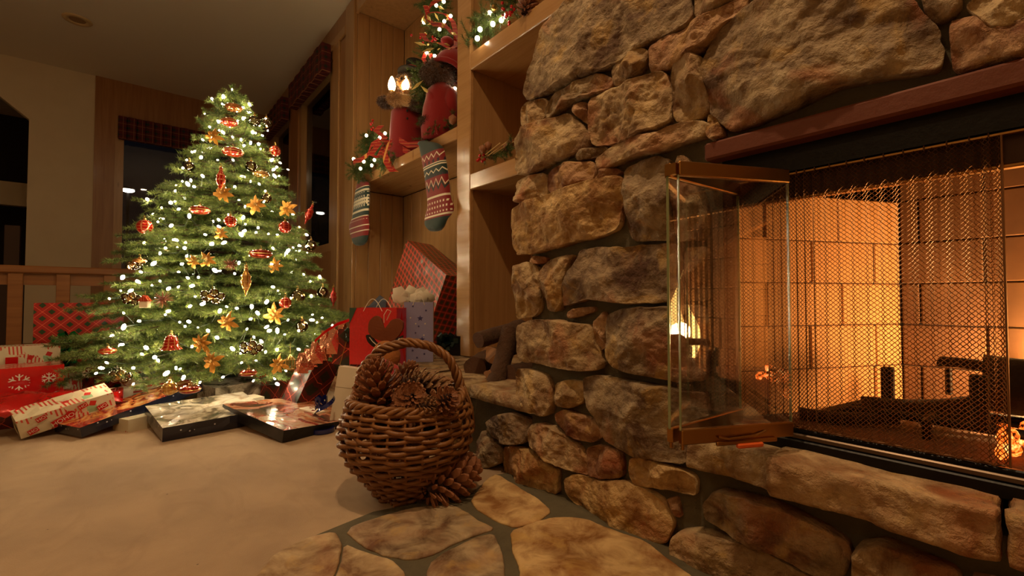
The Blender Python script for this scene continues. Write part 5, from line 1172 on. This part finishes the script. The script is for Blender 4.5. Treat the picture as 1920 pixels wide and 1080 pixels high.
# ---- on the ledge in the left bay
def bag(name, label, O, yaw, w, d, h, mat, sm, cat='gift bag'):
    O = Vector(O); m = Matrix.Translation(O) @ Matrix.Rotation(yaw, 4, 'Z'); t = thing(name, label, cat, tuple(O)); e = .0
    G().add([m @ Vector(v) for v in ((0, 0, 0), (w, 0, 0), (w, 0, h), (0, 0, h))], [(0, 1, 2, 3)]).mk('front_panel', mat, t)
    G().add([m @ Vector(v) for v in ((0, d, 0), (0, 0, 0), (0, 0, h), (0, d*.5, h-.004), (0, d, h), (.022, d*.5, h*.5))], [(0, 1, 5), (1, 2, 3, 5), (3, 4, 0, 5)]).mk('gusset', sm, t)
    G().add([m @ Vector(v) for v in ((w, 0, 0), (w, d, 0), (w, d, h), (w, d*.5, h-.004), (w, 0, h), (w-.022, d*.5, h*.5))], [(0, 1, 5), (1, 2, 3, 5), (3, 4, 0, 5)]).mk('gusset', sm, t)
    G().add([m @ Vector(v) for v in ((w, d, 0), (0, d, 0), (0, d, h), (w, d, h))], [(0, 1, 2, 3)]).mk('back_panel', mat, t); G().box((0, 0, 0), (w, d, .003), m).mk('bottom', sm, t)
    for y in (-.002, d+.002): G().tube([m @ Vector((w*(.3+.4*q), y, h-.02+.075*sin(pi*q))) for q in np.linspace(0, 1, 12)], .002, 5).mk('handle', WPR, t)
    return t, m
LAV = M('lavender_card', (150, 146, 186), .4, Coat_Weight=.3); STB = M('indigo_star_print', (64, 58, 110), .5)
def starprint(t, m4, r, mat):
    G().add([m4 @ Vector((r*(1 if k % 2 == 0 else .42)*cos(k*pi/5+pi/2), r*(1 if k % 2 == 0 else .42)*sin(k*pi/5+pi/2), 0)) for k in range(10)]+[m4 @ Vector((0, 0, 0))], [(k, (k+1) % 10, 10) for k in range(10)]).mk('star_print', mat, t)
a = onZ(757, 680, ZL); b = onZ(812, 679, ZL); w_ = (b-a).length
t, m = bag('star_gift_bag', 'lavender gift bag printed with stars, stuffed with white tissue paper', a, yaw_of(a, b), w_, .11, .385, LAV, WHT)
fr = m @ basis(Vector((1, 0, 0)), Vector((0, 0, 1)), Vector((0, -1, 0)), (0, -.0015, 0))
for x, z, r, mt in ((.30, .93, .008, STB), (.75, .86, .009, STB), (.55, .73, .02, STB), (.5, .60, .008, STB), (.4, .49, .007, STB), (.62, .38, .019, STB), (.22, .74, .007, WPR), (.40, .64, .007, WPR), (.72, .64, .007, WPR), (.68, .45, .007, WPR), (.3, .2, .010, STB), (.7, .14, .009, STB), (.45, .08, .008, STB)): starprint(t, fr @ Matrix.Translation((x*w_, z*.385, 0)), r, mt)
t = thing('tissue_paper', 'white crumpled tissue paper puffing out of the lavender star bag', 'tissue paper', tuple(m @ Vector((w_*.2, .05, .40)))); rg = random.Random(6)
for k in range(15):
    c = m @ Vector((w_*(-.18+1.15*rg.random()), .05+.05*rg.random(), .365+.03*rg.random())); a_ = rg.uniform(-.9, .9); u = Vector(RR)*sin(a_)+Vector((0, 0, cos(a_))); s = Vector(RR)*cos(a_)-Vector((0, 0, sin(a_)))*1; L = rg.uniform(.05, .11); f = -Vector(F0)*.02
    mk('tissue_sheet', [c-s*.02, c+s*.02, c+u*L*.5-s*.045+f*rg.random(), c+u*L*.5+s*.045-f*rg.random(), c+u*L-s*.03, c+u*L*.92+s*.035+f, c+u*L*.55+f], [(0, 1, 6), (0, 6, 2), (1, 3, 6), (2, 6, 4), (6, 3, 5), (6, 5, 4)], TISS, t, None, True)
# white carton wedge behind bag
gift('white_box', 'small speckled white box half hidden behind the star bag', onZ(742, 672, ZL)+Vector((.02, .05, 0)), .9, .13, .10, .33, WHT, cat='box', fold=False, seed=40)
# red gift bag
a = onZ(655, 683, ZL); b = onZ(725, 686, ZL)
t, m = bag('red_gift_bag', 'bright red gift bag with a green corner standing in the left bay of the bookcase', a, yaw_of(a, b), (b-a).length*1.25, .12, .35, M('speckled_red_paper', (200, 18, 16), .35, bump=.3, bs=60, var=.25, vs_=70, Coat_Weight=.4), RED)
G().prism([(0, 0), (.05, 0), (0, -.10)], .001, m @ basis(Vector((1, 0, 0)), Vector((0, 0, 1)), Vector((0, -1, 0)), (0, -.002, .35))).mk('green_corner', M('dark_green_print', (36, 62, 30), .5), t)
gift('cardboard_box', 'open tan cardboard box low beside the red gift bag', at(735, 676, 2.95)-Vector((.05, 0, .0)), -.5, .16, .14, .12, M('tan_cardboard', (186, 138, 84), .7), cat='box', fold=False, seed=41)
# dark slippers-like bundle on the bag
V = []; F = []; base = at(700, 585, 3.62); g = G()
dk = tag(G().add([base+Vector(RR)*a_+Vector((0, 0, b_))+Vector(F0)*c_ for a_, b_, c_ in ((-.17, -.02, -.05), (.12, -.02, -.05), (.12, -.02, .12), (-.17, -.02, .12), (-.16, .0, -.05), (-.02, .05, -.05), (.05, .135, 0), (.11, .09, -.03), (.11, .0, -.05), (-.10, .02, .10), (.05, .12, .10))], [(0, 1, 8, 7, 5, 4), (1, 2, 10, 7, 8), (3, 0, 4, 9), (4, 5, 6, 10, 9), (5, 7, 6), (6, 7, 10), (2, 3, 9, 10), (0, 3, 2, 1)]).mk('folded_bag', M('dark_blue_grey_plastic', (52, 58, 74), .3, bump=.5, bs=20), None, tuple(base)), 'dark blue-grey folded bag lying on top of the gifts in the left bay', 'bag')
# big tartan gift leaning in the bay
O = onX(700, 668, 1.93); U_ = Vector((.02, -.02, 1)).normalized()
A_ = at(762, 450, 4.05); up_ = (A_-at(716, 610, 4.25)).normalized(); r_ = (at(862, 545, 3.3)-A_).normalized(); e1 = (up_+r_).normalized(); e2 = (up_-r_).normalized(); up_ = (e1+e2)/sqrt(2); r_ = (e1-e2)/sqrt(2); b_ = up_.cross(r_)
if b_.dot(Vector(F0)) < 0: b_ = -b_
t, m = gift('gift_box', 'very large red tartan gift leaning in the lower left bay of the bookcase', A_-up_*.78, 0, .80, .26, .78, PR2, M4=basis(r_, b_, up_, A_-up_*.78), seed=42, crinkle=.004, fold=False)
t = bow(at(838, 640, 3.05), .085, M('dark_teal_ribbon', (20, 40, 40), .25, .5), 'dark spiky ribbon bow in the lower right of the left bay', seed=8, n=12, nrm=(-.6, -.8, .2))
gift('gift_box', 'black gift box behind the dark spiky bow', onZ(822, 668, ZL)+Vector((.02, .06, 0)), -.9, .22, .16, .14, BLK, fold=False, seed=43)
# =================================================================== SHELF DECORATIONS
FUR = M('brown_plush', (84, 54, 34), .95, bump=.9, bs=90, var=.35, vs_=40, Sheen_Weight=.4); FURL = M('tan_plush', (190, 146, 92), .95, bump=.9, bs=90, var=.3, vs_=40, Sheen_Weight=.4)
COAT = M('red_felt', (138, 10, 14), .9, bump=.2, bs=150, Sheen_Weight=.3); FELT = M('black_felt', (34, 26, 22), .9); WFUR = M('white_plush', (232, 220, 200), .95, bump=.7, bs=90, var=.1)
GLB = emis('garland_bulb_glow', (1, .80, .52), 30.0); CND = emis('candle_glow', (1, .72, .34), 26.0); BERRY = M('red_berry', (190, 14, 18), .25, Coat_Weight=.6)
RIB = m_objplaid('red_gold_ribbon', (176, 28, 22), (150, 20, 18), (120, 16, 16), (232, 170, 90), 34, .35)
V_R = Vector(RR); V_F = Vector(F0); V_Z = Vector((0, 0, 1))
def furball(c, r, mat, parent, name, sc=(1, 1, 1), R=None, n=20, amp=.05):
    g = G().ball((0, 0, 0), 1, n, R, sc); V = [Vector(c)+v*r*(1+amp*fnoise(v*4+Vector(c), 3)) for v in g.V]; o = mk(name, V, g.F, mat, parent, None, True)
    if mat in (FUR, FURL, WFUR):
        n = 1600; d = RN.normal(size=(n, 3)); d /= np.linalg.norm(d, axis=1)[:, None]; p = d*np.array(sc)*r
        if R is not None: p = p @ np.array(R).T
        p = p+np.array(Vector(c)); t = d+RN.normal(size=(n, 3))*.45+np.array([0, 0, -.35]); s = np.cross(t, RN.normal(size=(n, 3))); s /= np.linalg.norm(s, axis=1)[:, None]
        W = np.empty((n*3, 3)); W[0::3] = p*1.0+s*.0026; W[1::3] = p-s*.0026; W[2::3] = p+t*(.012+.10*r); npmesh('fur', W, np.arange(n*3).reshape(n, 3), mat, o)
    return o
def limb(a, b, r0, r1, mat, parent, name, bend=(0, 0, 0)):
    a = Vector(a); b = Vector(b); bd = Vector(bend); pts = [a.lerp(b, t)+bd*sin(pi*t) for t in np.linspace(0, 1, 8)]
    return G().tube(pts, [r0+(r1-r0)*t for t in np.linspace(0, 1, 8)], 12).mk(name, mat, parent, smooth=True)
# carol-singing bear with top hat and two candles
c = at(765, 250, 4.15); bz = 2.02; bx = Vector((c.x, c.y, 0)); S = .86
t = thing('plush_bear', 'plush bear in a black top hat and red coat holding two lit candles', 'plush toy', (c.x, c.y, bz))
def w_(px, py, d=4.15): return at(px, py, d)
q = w_(768, 232); 
g = G(); pr = [(.001, bz), (.17, bz+.01), (.175, bz+.10), (.165, bz+.28), (.155, bz+.42), (.09, bz+.52), (.001, bz+.55)]; g.lathe(pr, (c.x, c.y, 0), 22, sy=.8); g.mk('coat', COAT, t, smooth=True)
hd = w_(768, 158); furball(hd, .10, FUR, t, 'head', (1, 1, .95)); furball(hd-V_F*.08-V_R*.03-V_Z*.02, .045, FURL, t, 'muzzle'); G().ball(hd-V_F*.125-V_R*.04-V_Z*.01, .013, 10).mk('nose', FELT, t, smooth=True)
for s in (-1, 1): G().ball(hd-V_F*.085+V_R*(.03*s-.02)+V_Z*.03, .009, 8).mk('eye', FELT, t, smooth=True); furball(hd+V_R*.085*s+V_Z*.05, .03, FUR, t, 'ear')
ht = w_(776, 141)+V_F*.02; tiltm = Euler((0, .25, 0)).to_matrix()
G().lathe([(.001, -.01), (.15, -.008), (.155, .0), (.10, .012), (.098, .10), (.105, .115), (.001, .12)], ht, 24, tiltm).mk('hat', FELT, t, smooth=False); G().lathe([(.101, .015), (.103, .017), (.102, .045), (.100, .047)], ht, 24, tiltm).mk('hat_band', M('hat_band_red', (150, 20, 30), .6), t)
limb(w_(796, 198), w_(752, 192), .085, .06, COAT, t, 'arm', -V_F*.06); limb(w_(742, 196), w_(722, 192), .045, .042, FUR, t, 'paw'); furball(w_(724, 193)-V_F*.02, .055, FUR, t, 'paw', (1.2, 1, .8)); furball(w_(775, 187)-V_F*.08, .06, FURL, t, 'paw', (1.1, 1, .8))
limb(w_(792, 204)-V_F*.13, w_(752, 200)-V_F*.16, .055, .05, FURL, t, 'forearm'); furball(w_(752, 200)-V_F*.15, .06, FURL, t, 'paw', (1.3, 1, .8)); furball(w_(785, 205)-V_F*.13, .06, FUR, t, 'cuff', (1.1, 1, .9))
for x in range(3): G().ball(w_(770, 205+14*x)-V_F*.135, .010, 8).mk('button', FELT, t, smooth=True)
for px_ in (739, 764):
    a = w_(px_+1, 180)-V_F*.10; ct = thing('electric_candle', ('left' if px_ < 750 else 'right')+' one of the two lit candles in the bear’s paws'.replace('’', "'"), 'candle', tuple(a))
    G().tube([a-V_Z*.06, a], .012, 10).mk('candle_stick', M('candle_wax', (232, 214, 180), .5), ct); G().lathe([(.012, -.012), (.026, -.006), (.026, 0), (.010, 0)], a, 12).mk('drip_cup', HOOK, ct)
    G().lathe([(.001, 0), (.026, .012), (.034, .045), (.027, .085), (.013, .12), (.001, .135)], a, 14).mk('bulb', CND, ct, smooth=True)
# reindeer in red hat, seen from the side
D = 3.75; v_ = lambda px, py, d=D: at(px, py, d)
c = v_(828, 200); t = thing('plush_reindeer', 'big plush reindeer with brown head, red hood and red coat beside the divider', 'plush toy', (c.x, c.y, 2.02))
g = G(); g.lathe([(.001, 2.02), (.17, 2.03), (.175, 2.15), (.16, 2.30), (.13, 2.42), (.08, 2.52), (.001, 2.54)], (c.x, c.y, 0), 22, sy=.8); g.mk('coat', COAT, t, smooth=True)
furball(v_(824, 138), .115, FUR, t, 'head', (1.15, 1, 1.05)); furball(v_(812, 147)-V_F*.06, .075, FUR, t, 'muzzle', (1.2, 1, .9)); G().ball(v_(800, 145)-V_F*.06, .016, 10).mk('nose', FELT, t, smooth=True); G().ball(v_(833, 137)-V_F*.11, .014, 10).mk('eye', FELT, t, smooth=True)
g = G().lathe([(.125, -.05), (.13, .0), (.115, .06), (.07, .13), (.02, .18), (.001, .19)], v_(843, 125), 18, Euler((0, .35, 0)).to_matrix()); g.mk('hood', COAT, t, smooth=True); G().tube([v_(843, 125)+Euler((0, .35, 0)).to_matrix() @ Vector((.13*cos(a), .13*sin(a), -.045)) for a in np.linspace(0, 2*pi, 18)[:-1]], .02, 8, closed=True).mk('hood_trim', COAT, t, smooth=True)
furball(v_(840, 80), .05, COAT, t, 'hat_tip', (1.3, 1, .9)); limb(v_(812, 175), v_(818, 225), .055, .05, COAT, t, 'arm', -V_F*.08); limb(v_(845, 175), v_(850, 225), .055, .05, COAT, t, 'arm', -V_F*.08)
for px_ in (806, 826): furball(v_(px_, 236)-V_F*.08, .055, FUR, t, 'hoof', (1, 1, .8))
# garlands
def garland(name, label, pts, rad, parts, group=None, nb=6, ribs=(), berries=(), cones=(), seed=1, cat='garland', dens=750, ln=.030, st=.0075):
    pts = [Vector(p) for p in pts]; rg = random.Random(seed); t = thing(name, label, cat, tuple(sum(pts, Vector())/len(pts)), group); S = []; E = []
    for a, b in zip(pts[:-1], pts[1:]):
        n = max(3, int((b-a).length/st))
        for k in range(n):
            c = a.lerp(b, (k+rg.random())/n); d = Vector((rg.gauss(0, 1), rg.gauss(0, 1), rg.gauss(0, .8))).normalized()*.9+(b-a).normalized()*rg.uniform(-.6, .8); e = c+d.normalized()*rad*rg.uniform(.6, 1.15); S.append(c); E.append(e)
    V, F = sticks(S, E, np.full(len(S), .0022), np.full(len(S), .001)); npmesh('twigs', V, F, TWIG, t); V, F = needles(S, E, dens, ln, .0028, .8); npmesh('needles', V, F, GNEED, t)
    return t
def gbulbs(t, px, d, r=.014):
    for x, y in px:
        o = G().ball(at(x, y, d), r, 8).mk('bulb', GLB, t, smooth=True)
def berries(t, px, py, d, n, rad, seed=1, r=.011):
    rg = random.Random(seed)
    for k in range(n): c = at(px, py, d)+Vector((rg.gauss(0, 1), rg.gauss(0, 1), rg.gauss(0, 1)))*rad*.5; G().ball(c, r, 8).mk('berry', BERRY, t, smooth=True)
def loopribbon(t, pts, w=.05, name='ribbon', side=None, mat=None): return ribbon(pts, w, mat or RIB, t, name, side)
# over the left part of the shelf
t = garland('lit_garland', 'lit fir garland with red plaid ribbon draped over the left shelf edge', [at(662, 318, 4.5), at(680, 322, 4.4), at(700, 300, 4.4), at(690, 262, 4.6), at(725, 268, 4.3), at(738, 288, 4.1), at(712, 308, 4.2)], .14, None, seed=4, st=.0055, ln=.036)
gbulbs(t, [(687, 254), (712, 258), (718, 262), (663, 298), (682, 303), (702, 300), (676, 316), (735, 232), (742, 240), (722, 250), (748, 285), (697, 310)], 4.12)
berries(t, 697, 236, 4.3, 7, .05)
loopribbon(t, [at(x, y, 4.08) for x, y in ((715, 235), (705, 245), (722, 258), (706, 275), (695, 290), (710, 296), (728, 262), (722, 282), (726, 300), (736, 318), (742, 322))], .055, side=V_R)
loopribbon(t, [at(x, y, 4.02) for x, y in ((745, 255), (732, 268), (722, 285), (724, 305), (735, 322))], .05, side=V_R)
loopribbon(t, [at(x, y, 4.1) for x, y in ((712, 262), (696, 272), (690, 290), (676, 300), (662, 303))], .045, side=V_Z)
loopribbon(t, [at(x, y, 3.95) for x, y in ((748, 262), (765, 272), (785, 270), (800, 280), (775, 290), (755, 280))], .05, side=V_Z)
t = garland('fir_sprig', 'dark unlit fir branch above the big stocking', [at(795, 262, 3.65), at(818, 248, 3.62), at(838, 236, 3.6), at(852, 228, 3.55)], .10, None, seed=6, cat='fir branch')
G().lathe([(.001, -.04), (.03, -.02), (.032, .02), (.001, .045)], at(849, 225, 3.5), 12).mk('small_cone', CONE, t, smooth=True)
# vertical garland behind the reindeer
t = garland('hanging_garland', 'lit garland with red ribbon and berries hanging in the upper left bay', [at(835, -60, 3.9), at(815, -10, 3.9), at(822, 40, 3.9), at(828, 75, 3.9), at(808, 110, 3.9), at(800, 160, 3.95), at(805, 215, 4.0)], .17, None, seed=9, dens=700, st=.0038, ln=.036)
gbulbs(t, [(818, 10), (832, 3), (795, 42), (824, 55), (833, 40), (800, 98), (815, 105), (797, 133), (806, 172), (853, 166), (853, 176), (854, 200), (798, 205), (812, 128), (845, 30)], 3.72)
berries(t, 795, 68, 3.75, 8, .06, 2); berries(t, 812, 72, 3.7, 5, .03, 3)
YEL = M('pale_gold_leaf', (216, 190, 110), .45, .2)
for k, (x, y, dx, dy) in enumerate(((800, 85, -24, -6), (815, 90, -25, 8), (835, 100, 10, -10), (845, 60, 12, 6), (808, 40, -8, -12), (770, 170, 24, -20), (788, 160, 20, 18), (825, 95, 22, 6))):
    a = at(x, y, 3.70); b = at(x+dx, y+dy, 3.66); m_ = a.lerp(b, .5); s = (b-a).cross(V_F).normalized()*.014; mk('leaf', [a, m_-s, b, m_+s, m_-V_F*.01], [(0, 1, 4), (1, 2, 4), (2, 3, 4), (3, 0, 4)], YEL, t)
loopribbon(t, [at(x, y, 3.72) for x, y in ((798, 10), (802, 25), (818, 22), (838, 28), (850, 42), (855, 65), (856, 110))], .04, side=V_R)
loopribbon(t, [at(x, y, 3.74) for x, y in ((800, 95), (794, 110), (800, 122), (812, 116), (806, 100))], .035, side=V_R)
loopribbon(t, [at(x, y, 3.70) for x, y in ((830, -5), (808, 8), (798, 30), (812, 45), (835, 48), (848, 62))], .04, side=V_Z)
loopribbon(t, [at(x, y, 3.70) for x, y in ((790, 62), (802, 78), (822, 80), (846, 92), (856, 84))], .04, side=V_R)
for k in range(22):
    x, y = 790+60*((k*37) % 22)/22, -5+125*k/22; a = at(x, y, 3.72); b = a+Vector((random.uniform(-.07, .07), random.uniform(-.07, .07), random.uniform(-.05, .06))); m_ = a.lerp(b, .5); s = (b-a).cross(V_F).normalized()*.012; mk('leaf', [a, m_-s, b, m_+s, m_-V_F*.01], [(0, 1, 4), (1, 2, 4), (2, 3, 4), (3, 0, 4)], YEL, t)
# upper right shelf garland
t = garland('lit_garland', 'lit fir garland with red berries on the upper shelf right of the divider', [at(878, 92, 3.25), at(893, 70, 3.25), at(905, 45, 3.2), at(925, 40, 3.1), at(950, 12, 3.05), at(968, -20, 3.0)], .15, None, seed=12, dens=700, st=.0055, ln=.036)
gbulbs(t, [(895, 72), (900, 55), (924, 45), (918, 25), (947, 30), (940, 38)], 3.08, .017); berries(t, 945, 22, 3.02, 12, .06, 4); berries(t, 960, 22, 3.0, 8, .04, 5)
G().ball(at(927, 14, 3.05), .022, 8).mk('gold_ball', HOOK, t)
cone(at(990, 4, 2.75), (.3, -.2, 1), .16, .06, 'pine cone on the upper shelf beside the stone chimney', n=90, seed=12)
# lower right shelf decoration
t = garland('fir_spray', 'small unlit fir spray with cones and berries on the middle right shelf', [at(905, 296, 3.05), at(925, 292, 3.0), at(945, 284, 2.95), at(965, 275, 2.9)], .07, None, seed=14, cat='fir branch')
berries(t, 902, 297, 3.0, 6, .03, 6)
for x, y in ((905, 280), (915, 274), (950, 276), (958, 268)): G().lathe([(.001, -.03), (.022, -.015), (.024, .015), (.001, .032)], at(x, y, 2.95), 10).mk('small_cone', CONE, t, smooth=True)
for a, b in (((910, 290), (938, 268)), ((915, 292), (950, 266)), ((925, 288), (966, 264))): G().tube([at(*a, 2.95), at(*b, 2.9)], .0035, 5).mk('gold_twig', M('pale_twig', (206, 176, 120), .6), t)

# stockings: flat knitted sock outline in the plane of the shelf front, with thickness
def stocking(name, label, outline, X, yref, mat, mats2):
    pts = [onX(x, y, X) for x, y in outline]; poly = resample(chaikin([(p.y, p.z) for p in pts], 2), 72); c = sum(poly)/len(poly); zt = max(p[1] for p in poly); zb_ = min(p[1] for p in poly)
    t = thing(name, label, 'stocking', (X, c[0], zt)); V = []; F = []; uv = []; n = len(poly); R = 5
    top = np.array([c[0], c[1]])
    for side in (1, -1):
        for r in range(R+1):
            f = 1-r/R*.9
            for p in poly:
                q = np.array([c[0]*.0+p[0], p[1]]); # shrink towards the local centre line
                q = np.array([p[0]+(skel(poly, p)-p[0])*(1-f), p[1]+(c[1]-p[1])*(1-f)*.10]); V.append(Vector((X-.001*side-side*.034*(1-f**3)**.5, q[0], q[1])))
    for s_ in range(2):
        b = s_*(R+1)*n
        for r in range(R):
            for i in range(n):
                f = (b+r*n+i, b+r*n+(i+1) % n, b+(r+1)*n+(i+1) % n, b+(r+1)*n+i); F.append(f if s_ else f[::-1])
        ring = tuple(b+R*n+i for i in range(n)); F.append(ring if s_ else ring[::-1])
    F += [(i, (i+1) % n, (R+1)*n+(i+1) % n, (R+1)*n+i) for i in range(n)]
    uv = []
    for f in F: uv += [(V[i].y-c[0], V[i].z-zb_) for i in f]
    mk('knit', V, F, mat, t, None, True, uv); G().tube([Vector((X, c[0]-.03, zt-.01)), Vector((X-.01, c[0]-.02, zt+.05)), Vector((X, c[0], zt-.01))], .005, 6).mk('loop', COAT, t)
    return t
def skel(poly, p):   # middle of the outline at this height
    ys = []
    for i in range(len(poly)):
        a, b = poly[i], poly[(i+1) % len(poly)]
        if (a[1]-p[1])*(b[1]-p[1]) <= 0 and abs(a[1]-b[1]) > 1e-9: ys.append(a[0]+(b[0]-a[0])*(p[1]-a[1])/(b[1]-a[1]))
    return (min(ys)+max(ys))/2 if len(ys) > 1 else p[0]
def m_knit(name, H_, bands):
    """bands: list of (v0, colour) from the toe up; plus zigzags"""
    t = NT(name); u, v, _ = t.sep(t.coord('UV')); tri = t.ma('ABSOLUTE', t.ma('SUBTRACT', t.ma('FRACT', t.ma('MULTIPLY', u, 14.)), .5))
    c = t.ramp(t.ma('DIVIDE', v, H_), [(p, lin(k)) for p, k in bands['flat']], 'CONSTANT')
    for z0, amp, wd, k in bands.get('zig', []):
        d = t.ma('ABSOLUTE', t.ma('SUBTRACT', v, t.ma('ADD', t.ma('MULTIPLY', tri, amp), z0))); c = t.mix(t.ma('LESS_THAN', d, wd), c, lin(k))
    for z0, z1, fr, k in bands.get('dots', []):
        du = t.line(u, fr, .42); dv = t.line(v, fr, .42); inn = t.ma('MULTIPLY', t.ma('GREATER_THAN', v, z0), t.ma('LESS_THAN', v, z1)); c = t.mix(t.ma('MULTIPLY', inn, t.ma('MULTIPLY', du, dv)), c, lin(k))
    t.col(c).set(Roughness=.95, Sheen_Weight=.3); kn = t.ma('MULTIPLY', t.line(u, 190, .5), t.line(v, 150, .6)); t.bump(kn, .4, .004); return t.m
R_, G_, W_ = (128, 20, 20), (24, 46, 40), (220, 206, 176)
KN1 = m_knit('fair_isle_knit_big', .68, {'flat': [(0, G_), (.14, R_), (.155, W_), (.175, R_), (.36, W_), (.385, R_), (.40, R_), (.56, R_), (.60, G_), (.68, G_), (.72, W_), (.735, G_), (.75, W_), (.76, R_), (.86, R_), (.90, G_)], 'zig': [(.335, .11, .006, W_), (.31, .10, .012, G_), (.44, .05, .005, W_), (.56, .07, .006, W_)], 'dots': [(.13, .23, 26, W_), (.40, .44, 30, (60, 30, 60)), (.50, .55, 16, (40, 20, 40))]})
KN2 = m_knit('fair_isle_knit_small', .66, {'flat': [(0, G_), (.13, R_), (.20, W_), (.215, R_), (.28, W_), (.295, R_), (.42, W_), (.435, G_), (.50, W_), (.53, G_), (.60, W_), (.70, G_), (.80, W_), (.83, G_), (.86, W_), (.875, R_), (.95, G_)], 'dots': [(.25, .27, 30, W_), (.33, .52, 22, W_), (.35, .5, 31, (24, 46, 40))]})
stocking('christmas_stocking', 'large red and green fair-isle stocking hanging under the reindeer', [(788, 262), (822, 268), (833, 278), (838, 310), (843, 350), (845, 372), (852, 385), (850, 398), (838, 410), (832, 425), (822, 434), (806, 434), (797, 424), (797, 410), (803, 390), (802, 370), (797, 330), (790, 290)], 1.775, 0, KN1, None)
stocking('christmas_stocking', 'narrow red, green and white stocking hanging at the left end of the shelf', [(677, 336), (692, 340), (692, 380), (690, 405), (693, 425), (688, 452), (678, 461), (665, 460), (657, 440), (655, 424), (662, 412), (665, 385), (668, 360), (672, 345)], 1.775, 0, KN2, None)

# ---- plush moose peeking over the basket, and the fallen red hat
MO = M('moose_antler_felt', (120, 62, 30), .85, bump=.3, bs=80); MH = M('moose_head_felt', (176, 110, 56), .9, bump=.4, bs=80)
d = 2.42; m0 = at(728, 655, d); t = thing('plush_moose', 'plush moose with brown felt antlers peeking over the basket handle', 'plush toy', tuple(at(728, 760, d)))
def plate(px_, th, mat, nm, dd=d, fwd=0):
    P_ = resample(chaikin([(x, y) for x, y in px_], 2), 40); A_ = [at(x, y, dd)-V_F*(fwd+th) for x, y in P_]; B_ = [at(x, y, dd)-V_F*(fwd-th) for x, y in P_]; ca = sum(A_, Vector())/40-V_F*th*.5; n = 40
    return mk(nm, A_+B_+[ca], [((i+1) % n, i, 2*n) for i in range(n)]+[(i, (i+1) % n, n+(i+1) % n, n+i) for i in range(n)]+[tuple(range(n, 2*n))], mat, t, None, False)
plate([(699, 595), (708, 591), (716, 598), (719, 612), (724, 622), (731, 618), (730, 604), (738, 598), (748, 597), (757, 604), (756, 618), (748, 630), (738, 640), (718, 640), (700, 634), (691, 622), (692, 604)], .012, MO, 'antlers')
plate([(686, 628), (694, 627), (706, 642), (716, 650), (712, 653), (700, 650), (690, 641)], .010, FELT, 'ear'); plate([(756, 628), (755, 636), (745, 645), (734, 648), (738, 640), (748, 632)], .010, FELT, 'ear')
for pts in (((694, 632), (700, 640), (708, 647)), ((750, 634), (745, 640), (738, 645))): G().tube([at(*q, d)-V_F*.013 for q in pts], .0022, 5).mk('ear_piping', WFUR, t)
furball(at(724, 668, d), .075, MH, t, 'head', (1, 1, 1.15), amp=.02)
for px_ in (717, 731): G().ball(at(px_, 646, d)-V_F*.05, .009, 8).mk('eye', FELT, t, smooth=True)
g = G(); c = at(728, 760, d); g.lathe([(.001, .0), (.10, .01), (.11, .12), (.09, .26), (.05, .36), (.001, .38)], (c.x, c.y, .0), 18); g.mk('body', FUR, t, smooth=True)
G().tube([at(722, 605, d)-V_F*.02, at(723, 590, d)-V_F*.03, at(729, 580, d)-V_F*.03, at(736, 583, d)-V_F*.03, at(727, 600, d)-V_F*.02], .002, 5).mk('hanging_loop', WFUR, t)
d2 = 2.12; c = at(700, 700, d2); t = thing('santa_hat', 'red hat with white pompom drooping behind the left rim of the basket', 'hat', tuple(c))
g = G(); pp_ = [at(x, y, d2) for x, y in ((738, 720), (726, 702), (712, 692), (696, 692), (684, 700))]; g.tube(pp_, [.075, .066, .05, .034, .018], 14); V = [v+Vector((0, 0, 1))*.010*fnoise(v*18, 3) for v in g.V]; mk('hat', V, g.F, M('sheer_red_fabric', (170, 20, 26), .7, bump=.5, bs=40, Sheen_Weight=.4), t, None, True)
furball(at(681, 706, d2-.02), .021, WFUR, t, 'pompom', amp=.1, n=14)
G().tube([Vector((pp_[0].x, pp_[0].y, .0)), pp_[0]], [.07, .06], 12).mk('doll_body', COAT, t, smooth=True)
# a twig on the ledge
tag(G().tube([onZ(738, 690, ZL+.008), onZ(760, 697, ZL+.010), onZ(800, 700, ZL+.008), onZ(850, 694, ZL+.008)], .005, 6).mk('dry_twig', TWIG, None, tuple(onZ(790, 697, ZL))), 'thin dark twig lying on the stone ledge behind the basket', 'twig')
